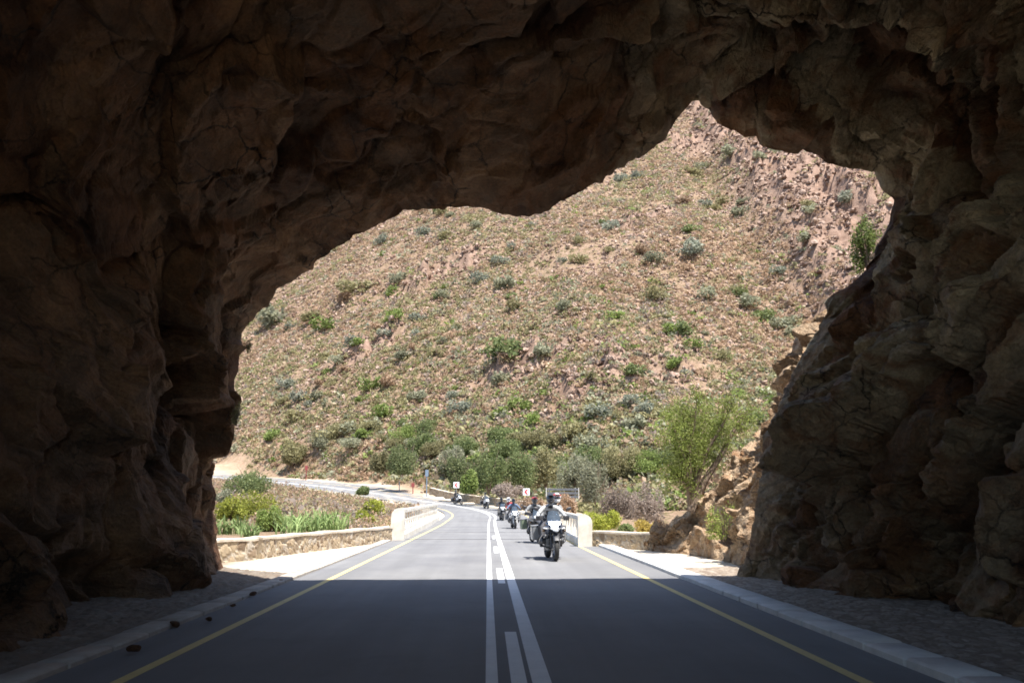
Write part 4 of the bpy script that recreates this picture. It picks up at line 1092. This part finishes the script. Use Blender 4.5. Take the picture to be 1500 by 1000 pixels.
def motorcycle(loc, heading, lean, label, body, beak, fork, lit, side=None, panniers=None, topcase=None, screen=True):
    """built facing -Y; heading turns it, lean tips it"""
    o = empty('motorcycle', loc, (0, lean, heading), label=label, cat='motorcycle', group='motorcycles riding in convoy')
    for (nm, y, Rr, r) in (('wheel', -.78, .275, .062), ('wheel', .74, .255, .078)):
        c = (0, y, Rr + r)
        mb = MB(); mb.ring(c, Rr, r, 32, 10, 1.05); t = mb.build('wheel', M['tyre'], o)
        mb = MB(); mb.ring(c, Rr - r * .75, .022, 28, 6, 1.6)
        for k in range(10):
            a = 2 * math.pi * k / 10
            mb.tube([(.03 * (-1) ** k, y, Rr + r), (0, y + math.cos(a) * (Rr - r * .7), Rr + r + math.sin(a) * (Rr - r * .7))], .007, 4)
        mb.tube([(-.1, y, Rr + r), (.1, y, Rr + r)], .035, 10)
        mb.build('rim', M['alu'], t)
        mb = MB()
        for sx in (-.085, .085): mb.ring((sx, y, Rr + r), .125, .012, 20, 6, .3)
        mb.build('brake_disc', M['alu'], t)
    for s in (-1, 1):
        mb = MB(); mb.tube([(s * .105, -.80, .34), (s * .105, -.70, .62)], [.036, .034], 10); mb.tube([(s * .105, -.70, .62), (s * .10, -.52, 1.06)], .025, 10); mb.build('fork_leg', M[fork], o)
    mb = MB()
    for k in range(1):
        rings = []
        for q in range(11):
            a = R(35 + 110 * q / 10); rr = .375
            rings.append([(x, -.78 + math.cos(a) * (rr + zz) * 1, .337 + math.sin(a) * (rr + zz)) for x, zz in ((-.085, -.04), (-.06, .005), (0, .018), (.06, .005), (.085, -.04), (0, .006))])
        mb.loft(rings)
    mb.build('front_mudguard', M['blackpl'], o)
    mb = MB()
    mb.loft([[(x * sx, y, z0 + z * sz) for x, z in ((-1, -.2), (-.6, .8), (0, 1), (.6, .8), (1, -.2), (.6, -.9), (0, -1), (-.6, -.9))] for y, sx, z0, sz in ((-1.02, .035, .79, .012), (-.9, .08, .82, .03), (-.74, .13, .86, .05), (-.6, .15, .88, .07))])
    mb.build('beak', M[beak], o)
    oc = [(-.7, -1), (-1, -.45), (-1, .35), (-.6, 1), (.6, 1), (1, .35), (1, -.45), (.7, -1)]
    mb = MB()
    mb.loft([[(x * sx, y, z0 + z * sz) for x, z in oc] for y, sx, z0, sz in ((-.66, .12, .97, .08), (-.58, .19, .95, .15), (-.42, .25, .92, .21), (-.2, .235, .90, .20), (.02, .17, .90, .14), (.14, .11, .88, .08))])
    mb.build('fairing', M[body], o)
    for s in (-1, 1):
        mb = MB(); mb.loft([[(s * x, y, z) for x, z in ((.17, z0), (.17 + w_, z0 + .04), (.17 + w_ * 1.1, z1), (.17, z1 + .05))] for y, z0, z1, w_ in ((-.66, .78, .9, .03), (-.5, .62, .9, .12), (-.28, .60, .86, .15), (-.12, .68, .82, .07))]); mb.build('side_panel', M[side or beak], o)
        mb = MB(); mb.loft([[(s * x, y, z) for x, z in ((.17, z0 + .01), (.29 + .02 * q, z0 + .03), (.29, z0 + .055), (.16, z0 + .045))] for q, y, z0 in ((0, -.66, .83), (1, -.50, .84))]); mb.build('winglet', M['paintwhite' if lit else body], o)
        mb = MB(); mb.tube([(s * .1, -.42, 1.10), (s * .2, -.36, 1.13), (s * .33, -.27, 1.14), (s * .43, -.23, 1.13)], .016, 8); mb.build('handlebar', M['blackpl'], o)
        mb = MB(); mb.loft([[(s * x, y + dy, z + dz) for dy, dz in ((0, -.07), (.02, .0), (0, .06), (-.015, 0))] for x, y, z in ((.47, -.24, 1.13), (.46, -.34, 1.135), (.38, -.40, 1.14), (.28, -.39, 1.14))]); mb.build('handguard', M['blackpl'], o)
        mb = MB(); mb.tube([(s * .31, -.28, 1.15), (s * .36, -.31, 1.26), (s * .43, -.30, 1.36)], .008, 6); mb.ell((s * .46, -.29, 1.385), (.085, .022, .05), 12, 6, Matrix.Rotation(-s * .35, 3, 'Y')); mr = mb.build('mirror', M['blackpl'], o)
        mb = MB(); mb.ell((s * .46, -.274, 1.385), (.07, .012, .038), 12, 6, Matrix.Rotation(-s * .35, 3, 'Y')); mb.build('glass', M['mirror'], mr)
        mb = MB(); mb.tube([(s * .14, -.02, .50), (s * .27, -.04, .50)], .085, 12); mb.tube([(s * .27, -.04, .50), (s * .34, -.04, .50)], [.10, .07], 12); mb.build('cylinder_head', M['engine'], o)
        mb = MB(); mb.tube([(s * .12, -.34, .78), (s * .30, -.33, .68), (s * .37, -.22, .52), (s * .34, .06, .42), (s * .12, .12, .34)], .016, 8); mb.build('crash_bar', M['alu'], o)
        mb = MB(); mb.tube([(s * .14, .16, .34), (s * .30, .15, .345)], .016, 8); mb.build('footpeg', M['alu'], o)
        mb = MB(); mb.ell((s * .29, -.56, .80), (.045, .03, .03), 10, 6); mb.build('indicator', M['amber'], o)
        mb = MB(); mb.ell((s * .25, -.60, .66), (.045, .035, .045), 10, 6); mb.build('spotlight', M['engine'], o)
    out = [(-.165, 1.035), (-.07, 1.05), (0, 1.03), (.07, 1.05), (.165, 1.035), (.14, .965), (.06, .925), (0, .895), (-.06, .925), (-.14, .965)]
    mb = MB(); mb.loft([[(x * k, y + .12 * abs(x) , .975 + (z - .975) * k) for x, z in out] for y, k in ((-.66, 1.05), (-.70, 1), (-.72, .8), (-.725, .3))]); mb.build('headlight', M['lamp' if lit else 'lampdim'], o)
    mb = MB(); mb.box((0, -.02, .47), (.34, .5, .34), bev=.2); mb.box((0, .05, .28), (.26, .4, .1), bev=.2)
    for k in range(4): mb.box((0, -.30, .42 + .05 * k), (.30, .06, .02), bev=.2)
    mb.build('engine', M['engine'], o)
    mb = MB(); mb.tube([(0, -.55, 1.0), (0, -.3, .78), (0, .2, .62), (0, .7, .80), (0, .95, .86)], .035, 8); mb.tube([(.1, .2, .45), (.1, .74, .333)], .04, 8); mb.build('frame', M['blackpl'], o)
    mb = MB(); mb.loft([[(x * sx, y, z0 + z * sz) for x, z in oc] for y, sx, z0, sz in ((.1, .10, .86, .05), (.25, .16, .85, .06), (.5, .15, .89, .06), (.8, .14, .93, .05), (.98, .09, .95, .03))]); mb.build('seat', M['seatm'], o)
    mb = MB(); mb.tube([(.16, -.1, .32), (.19, .25, .36), (.22, .48, .52)], .025, 8); mb.tube([(.22, .48, .52), (.25, .98, .68)], [.055, .065], 10); mb.build('exhaust', M['alu'], o)
    if screen:
        rows_ = []
        for t in range(5):
            q = t / 4; rows_.append([(.215 * (1 - .35 * q ** 2) * math.sin(a), -.66 + .24 * q + .12 * (1 - math.cos(a)), 1.04 + .30 * q - .03 * abs(math.sin(a))) for a in np.linspace(-1.15, 1.15, 9)])
        rows2 = [[(x, y + .006, z) for x, y, z in r_] for r_ in rows_]
        mb = MB(); mb.loft(rows_, cap=False, closed=False); mb.loft(rows2, cap=False, closed=False); mb.build('windscreen', M['screen'], o)
    mb = MB(); mb.box((0, 1.03, .86), (.16, .04, .07), bev=.2); mb.build('tail_light', M['redlens'], o)
    if panniers:
        for s in (-1, 1):
            mb = MB(); mb.box((s * .37, .62, .70), (.24, .46, .38), Matrix.Rotation(s * .05, 3, 'Y'), .12); pn = mb.build('pannier', M[panniers], o)
            mb = MB(); mb.box((s * .368, .62, .905), (.25, .47, .04), Matrix.Rotation(s * .05, 3, 'Y'), .2); mb.build('lid', M['alu'], pn)
    if topcase:
        mb = MB(); mb.box((0, .98, 1.13), (.42, .36, .28), bev=.18); mb.build('top_case', M[topcase], o)
    return o

def cloth(name, c, s=14): return simple(name, c, tuple(x * .72 for x in c), s, .85, .35, 60)
CL = dict(white=cloth('jacket_pale', (.46, .47, .47)), black=cloth('cloth_black', (.025, .026, .03)), grey=cloth('cloth_grey', (.20, .205, .21)), red=cloth('cloth_red', (.34, .035, .035)), sand=cloth('cloth_sand', (.42, .38, .30)), dark=cloth('cloth_charcoal', (.06, .06, .068)), blue=cloth('cloth_blue', (.10, .14, .22)))
HM = dict(black=simple('helmet_black', (.02, .02, .022), (.03, .03, .03), 6, .25, coat=.6), white=simple('helmet_white', (.72, .72, .71), (.66, .66, .66), 5, .25, coat=.6), red=simple('helmet_red', (.42, .03, .03), (.36, .03, .03), 5, .25, coat=.6), silver=simple('helmet_silver', (.40, .41, .43), (.34, .35, .37), 5, .3, coat=.6))
M['visor'] = simple('visor_dark', (.015, .017, .02), (.02, .022, .025), 4, .08, coat=.8)
M['skin'] = simple('skin', (.45, .27, .19), (.38, .22, .15), 20, .55)

def person(loc, heading, lean, label, jacket, chest, trousers, helmet, stripe=None, seat_y=.30, seat_z=.93, reach=True, tilt=0.0, group='riders in the convoy'):
    o = empty('person', loc, (0, lean, heading), label=label, cat='person', group=group)
    sy, sz = seat_y, seat_z
    J = {}
    def v(n, x, y, z, r): J[n] = (x, y, z, r)
    v('pelvis', 0, sy, sz + .06, .155); v('waist', tilt * .3, sy - .03, sz + .22, .145); v('chest', tilt * .7, sy - .11, sz + .40, .165); v('neckb', tilt, sy - .13, sz + .535, .085); v('neck', tilt * 1.1, sy - .145, sz + .60, .062); v('head', tilt * 1.3, sy - .165, sz + .70, .085); v('crown', tilt * 1.4, sy - .16, sz + .78, .07)
    E = [('pelvis', 'waist'), ('waist', 'chest'), ('chest', 'neckb'), ('neckb', 'neck'), ('neck', 'head'), ('head', 'crown')]
    for s, q in ((-1, 'l'), (1, 'r')):
        v('sh' + q, s * .19 + tilt * .9, sy - .12, sz + .49, .082)
        if reach:
            v('el' + q, s * .375, sy - .27, sz + .30, .058); v('wr' + q, s * .385, -.19 + .03, 1.155, .042); v('pm' + q, s * .375, -.235, 1.155, .042)
        else:
            v('el' + q, s * .29 + tilt * .5, sy - .20, sz + .24, .056); v('wr' + q, s * .19, sy - .40, sz + .16, .042); v('pm' + q, s * .17, sy - .47, sz + .15, .042)
        v('hp' + q, s * .115, sy - .03, sz + .02, .11); v('kn' + q, s * .27, sy - .46, sz - .06, .078); v('an' + q, s * .265, sy - .13, .435 if reach else .50, .055); v('he' + q, s * .265, sy - .10, .375 if reach else .44, .045); v('to' + q, s * .285, sy - .32, .375 if reach else .44, .04)
        E += [('chest', 'sh' + q), ('sh' + q, 'el' + q), ('el' + q, 'wr' + q), ('wr' + q, 'pm' + q), ('pelvis', 'hp' + q), ('hp' + q, 'kn' + q), ('kn' + q, 'an' + q), ('an' + q, 'he' + q), ('he' + q, 'to' + q)]
        # fingers curl over the grip, the thumb goes under it
        px_, py_, pz_, _ = J['pm' + q]
        for f in range(4):
            fx = px_ + s * (.034 - .021 * f); ln_ = (.8, 1, .95, .82)[f]
            for k, (dy, dz) in enumerate(((-.02, .012), (-.055 * ln_, .008), (-.062 * ln_, -.03), (-.035 * ln_, -.045))):
                v(f'f{q}{f}{k}', fx, py_ + dy, pz_ + dz, .012 - .001 * k)
                if k: E.append((f'f{q}{f}{k-1}', f'f{q}{f}{k}'))
        for k, (dx, dy, dz) in enumerate(((-.02, .0, -.01), (-.05, -.03, -.02), (-.055, -.055, -.025))):
            v(f't{q}{k}', px_ + s * dx, py_ + dy, pz_ + dz, .013 - .001 * k)
            if k: E.append((f't{q}{k-1}', f't{q}{k}'))
    names = list(J)
    me = bpy.data.meshes.new('body')
    bm = bmesh.new(); sl = bm.verts.layers.skin.verify()
    vs = {}
    for n in names:
        x, y, z, r = J[n]; q = bm.verts.new((x, y, z)); q[sl].radius = (r * (1.12 if n in ('chest', 'waist', 'pelvis') else 1), r * (.85 if n in ('chest', 'waist', 'pelvis') else 1)); vs[n] = q
    vs['pelvis'][sl].use_root = True
    for q in 'lr':
        for f in range(4): vs[f'f{q}{f}0'][sl].use_root = True
        vs[f't{q}0'][sl].use_root = True
    for a, c in E: bm.edges.new((vs[a], vs[c]))
    bm.to_mesh(me); bm.free()
    tmp = bpy.data.objects.new('body', me); C.objects.link(tmp)
    md = tmp.modifiers.new('skin', 'SKIN'); md.use_smooth_shade = True
    ms = tmp.modifiers.new('sub', 'SUBSURF'); ms.levels = 1; ms.render_levels = 1
    dg = bpy.context.evaluated_depsgraph_get(); dg.update()
    me2 = bpy.data.meshes.new_from_object(tmp.evaluated_get(dg)); bpy.data.objects.remove(tmp); me2.name = 'body'
    me2.materials.clear()
    for m_ in (CL[jacket], CL[chest], CL[trousers], CL['black'], M['skin']): me2.materials.append(m_)
    segs = [(np.array(J[a][:3]), np.array(J[c][:3]), a, c) for a, c in E]
    nf = len(me2.polygons); cen = np.empty(nf * 3, np.float32); me2.polygons.foreach_get('center', cen); cen = cen.reshape(-1, 3)
    best = np.full(nf, 9e9); lab_ = np.zeros(nf, int)
    def region(a, c):
        if a[0] in 'ft' and a[1] in 'lr' and a not in ('to',): return 3
        if c[:2] in ('pm',): return 3
        if c[:2] in ('he', 'to'): return 3
        if c[:2] in ('kn', 'an', 'hp') : return 2
        if c in ('head', 'crown'): return 4
        if a in ('waist', 'chest') and c in ('chest', 'neckb'): return 1
        return 0
    for A_, B2, a, c in segs:
        ab = B2 - A_; t = np.clip(((cen - A_) @ ab) / (ab @ ab), 0, 1); d = ((cen - (A_ + t[:, None] * ab)) ** 2).sum(1)
        mm = d < best; best[mm] = d[mm]; lab_[mm] = region(a, c)
    lab_ = np.where((lab_ == 1) & (np.abs(cen[:, 0] - tilt * .7) > .135), 0, lab_)
    me2.polygons.foreach_set('material_index', lab_.astype(np.int32)); me2.polygons.foreach_set('use_smooth', np.ones(nf, bool))
    link(bpy.data.objects.new('body', me2), o)
    hx, hy, hz, _ = J['head']; c = Vector((hx, hy - .01, hz + .035))
    mb = MB(); mb.ell(c, (.128, .152, .142), 18, 12); mb.ell(c + Vector((0, -.07, -.085)), (.092, .085, .062), 14, 8); mb.ell(c + Vector((0, -.13, .085)), (.085, .09, .018), 12, 6, Matrix.Rotation(-.15, 3, 'X'))
    he = mb.build('helmet', HM[helmet], o)
    mb = MB(); mb.ell(c + Vector((0, -.035, -.005)), (.118, .132, .058), 18, 8); mb.build('visor', M['visor'], he)
    if stripe:
        mb = MB(); mb.ell(c + Vector((0, .0, .055)), (.126, .150, .075), 18, 10); mb.build('shell_band', HM[stripe], he)
    return o

def rider_on(px, py, D, heading, lean, bike, rider, passenger=None, off=None):
    p = W(px, py, D)
    if off is not None:       # somewhere along the lane: the point of it that is seen at this column
        best = min((k for k in range(len(RD)) if RD[k, 1] > 70), key=lambda k: abs((lambda q: (_RM.inverted() @ (q - Vector((0, 0, EYE)))))(on_road(k, off)).x / max(1e-3, -(_RM.inverted() @ (on_road(k, off) - Vector((0, 0, EYE)))).z) * F + 750 - px))
        p = on_road(best, off)
    i = np.argmin((RD[:, 0] - p.x) ** 2 + (RD[:, 1] - p.y) ** 2)
    offr = float(((p.x - RD[i, 0]) * nrm[i, 0] + (p.y - RD[i, 1]) * nrm[i, 1]))
    z = RD[i, 2] + (bank[i] * (offr + 3) if bank[i] > 0 else 0)
    loc = (p.x, p.y + .8, z)
    motorcycle(loc, heading, lean, **bike); person(loc, heading, lean, **rider)
    if passenger: person(loc, heading, lean, **passenger)
rider_on(811, 818, 23.7, R(4), 0,
    dict(label='lead adventure motorcycle with dazzling headlights and pale beak', body='paintblue', beak='paintgrey', side='paintblue', fork='blackpl', lit=True, panniers='paintgrey'),
    dict(label='person in a black and white jacket riding the lead motorcycle, black helmet', jacket='white', chest='black', trousers='dark', helmet='black'),
    dict(label='person in a red and white helmet riding pillion on the lead motorcycle', jacket='grey', chest='dark', trousers='dark', helmet='white', stripe='red', seat_y=.72, seat_z=.96, reach=False, tilt=.19))
rider_on(786, 797, 33.8, R(7), 0,
    dict(label='dark motorcycle with olive side cases just behind the lead one', body='paintgrey', beak='blackpl', fork='blackpl', lit=False, panniers='paintgreen'),
    dict(label='person in a grey jacket riding second, red and black helmet', jacket='grey', chest='black', trousers='dark', helmet='black', stripe='red'))
rider_on(753, 771.5, 52.5, R(5), 0,
    dict(label='white and blue motorcycle with pale fork legs, third in the convoy', body='paintblue', beak='paintwhite', fork='goldfork', lit=False, panniers='paintgrey'),
    dict(label='person in a dark blue jacket riding the third motorcycle, black helmet', jacket='blue', chest='dark', trousers='dark', helmet='black'),
    dict(label='person in a red jacket and white helmet riding pillion on the third motorcycle', jacket='red', chest='red', trousers='dark', helmet='white', seat_y=.72, seat_z=1.0, reach=False, tilt=-.2))
rider_on(735, 757.5, 69, R(6), 0,
    dict(label='dark motorcycle half hidden behind the white and blue one', body='blackpl', beak='paintgrey', fork='blackpl', lit=False),
    dict(label='person in black riding the half hidden motorcycle', jacket='black', chest='dark', trousers='black', helmet='black'))
rider_on(712, 749.5, 88, R(14), R(-4),
    dict(label='pale motorcycle coming out of the bend, fifth in the convoy', body='paintgrey', beak='paintwhite', fork='blackpl', lit=False, panniers='blackpl'),
    dict(label='person in a pale jacket riding the fifth motorcycle, black helmet', jacket='sand', chest='white', trousers='dark', helmet='black'), off=1.6)
rider_on(671, 740, 100, R(32), R(-12),
    dict(label='rearmost motorcycle, leaning in the bend by the curved wall', body='blackpl', beak='paintwhite', fork='blackpl', lit=False, panniers='blackpl'),
    dict(label='person in black leaning with the rearmost motorcycle', jacket='black', chest='dark', trousers='dark', helmet='black'), off=1.4)
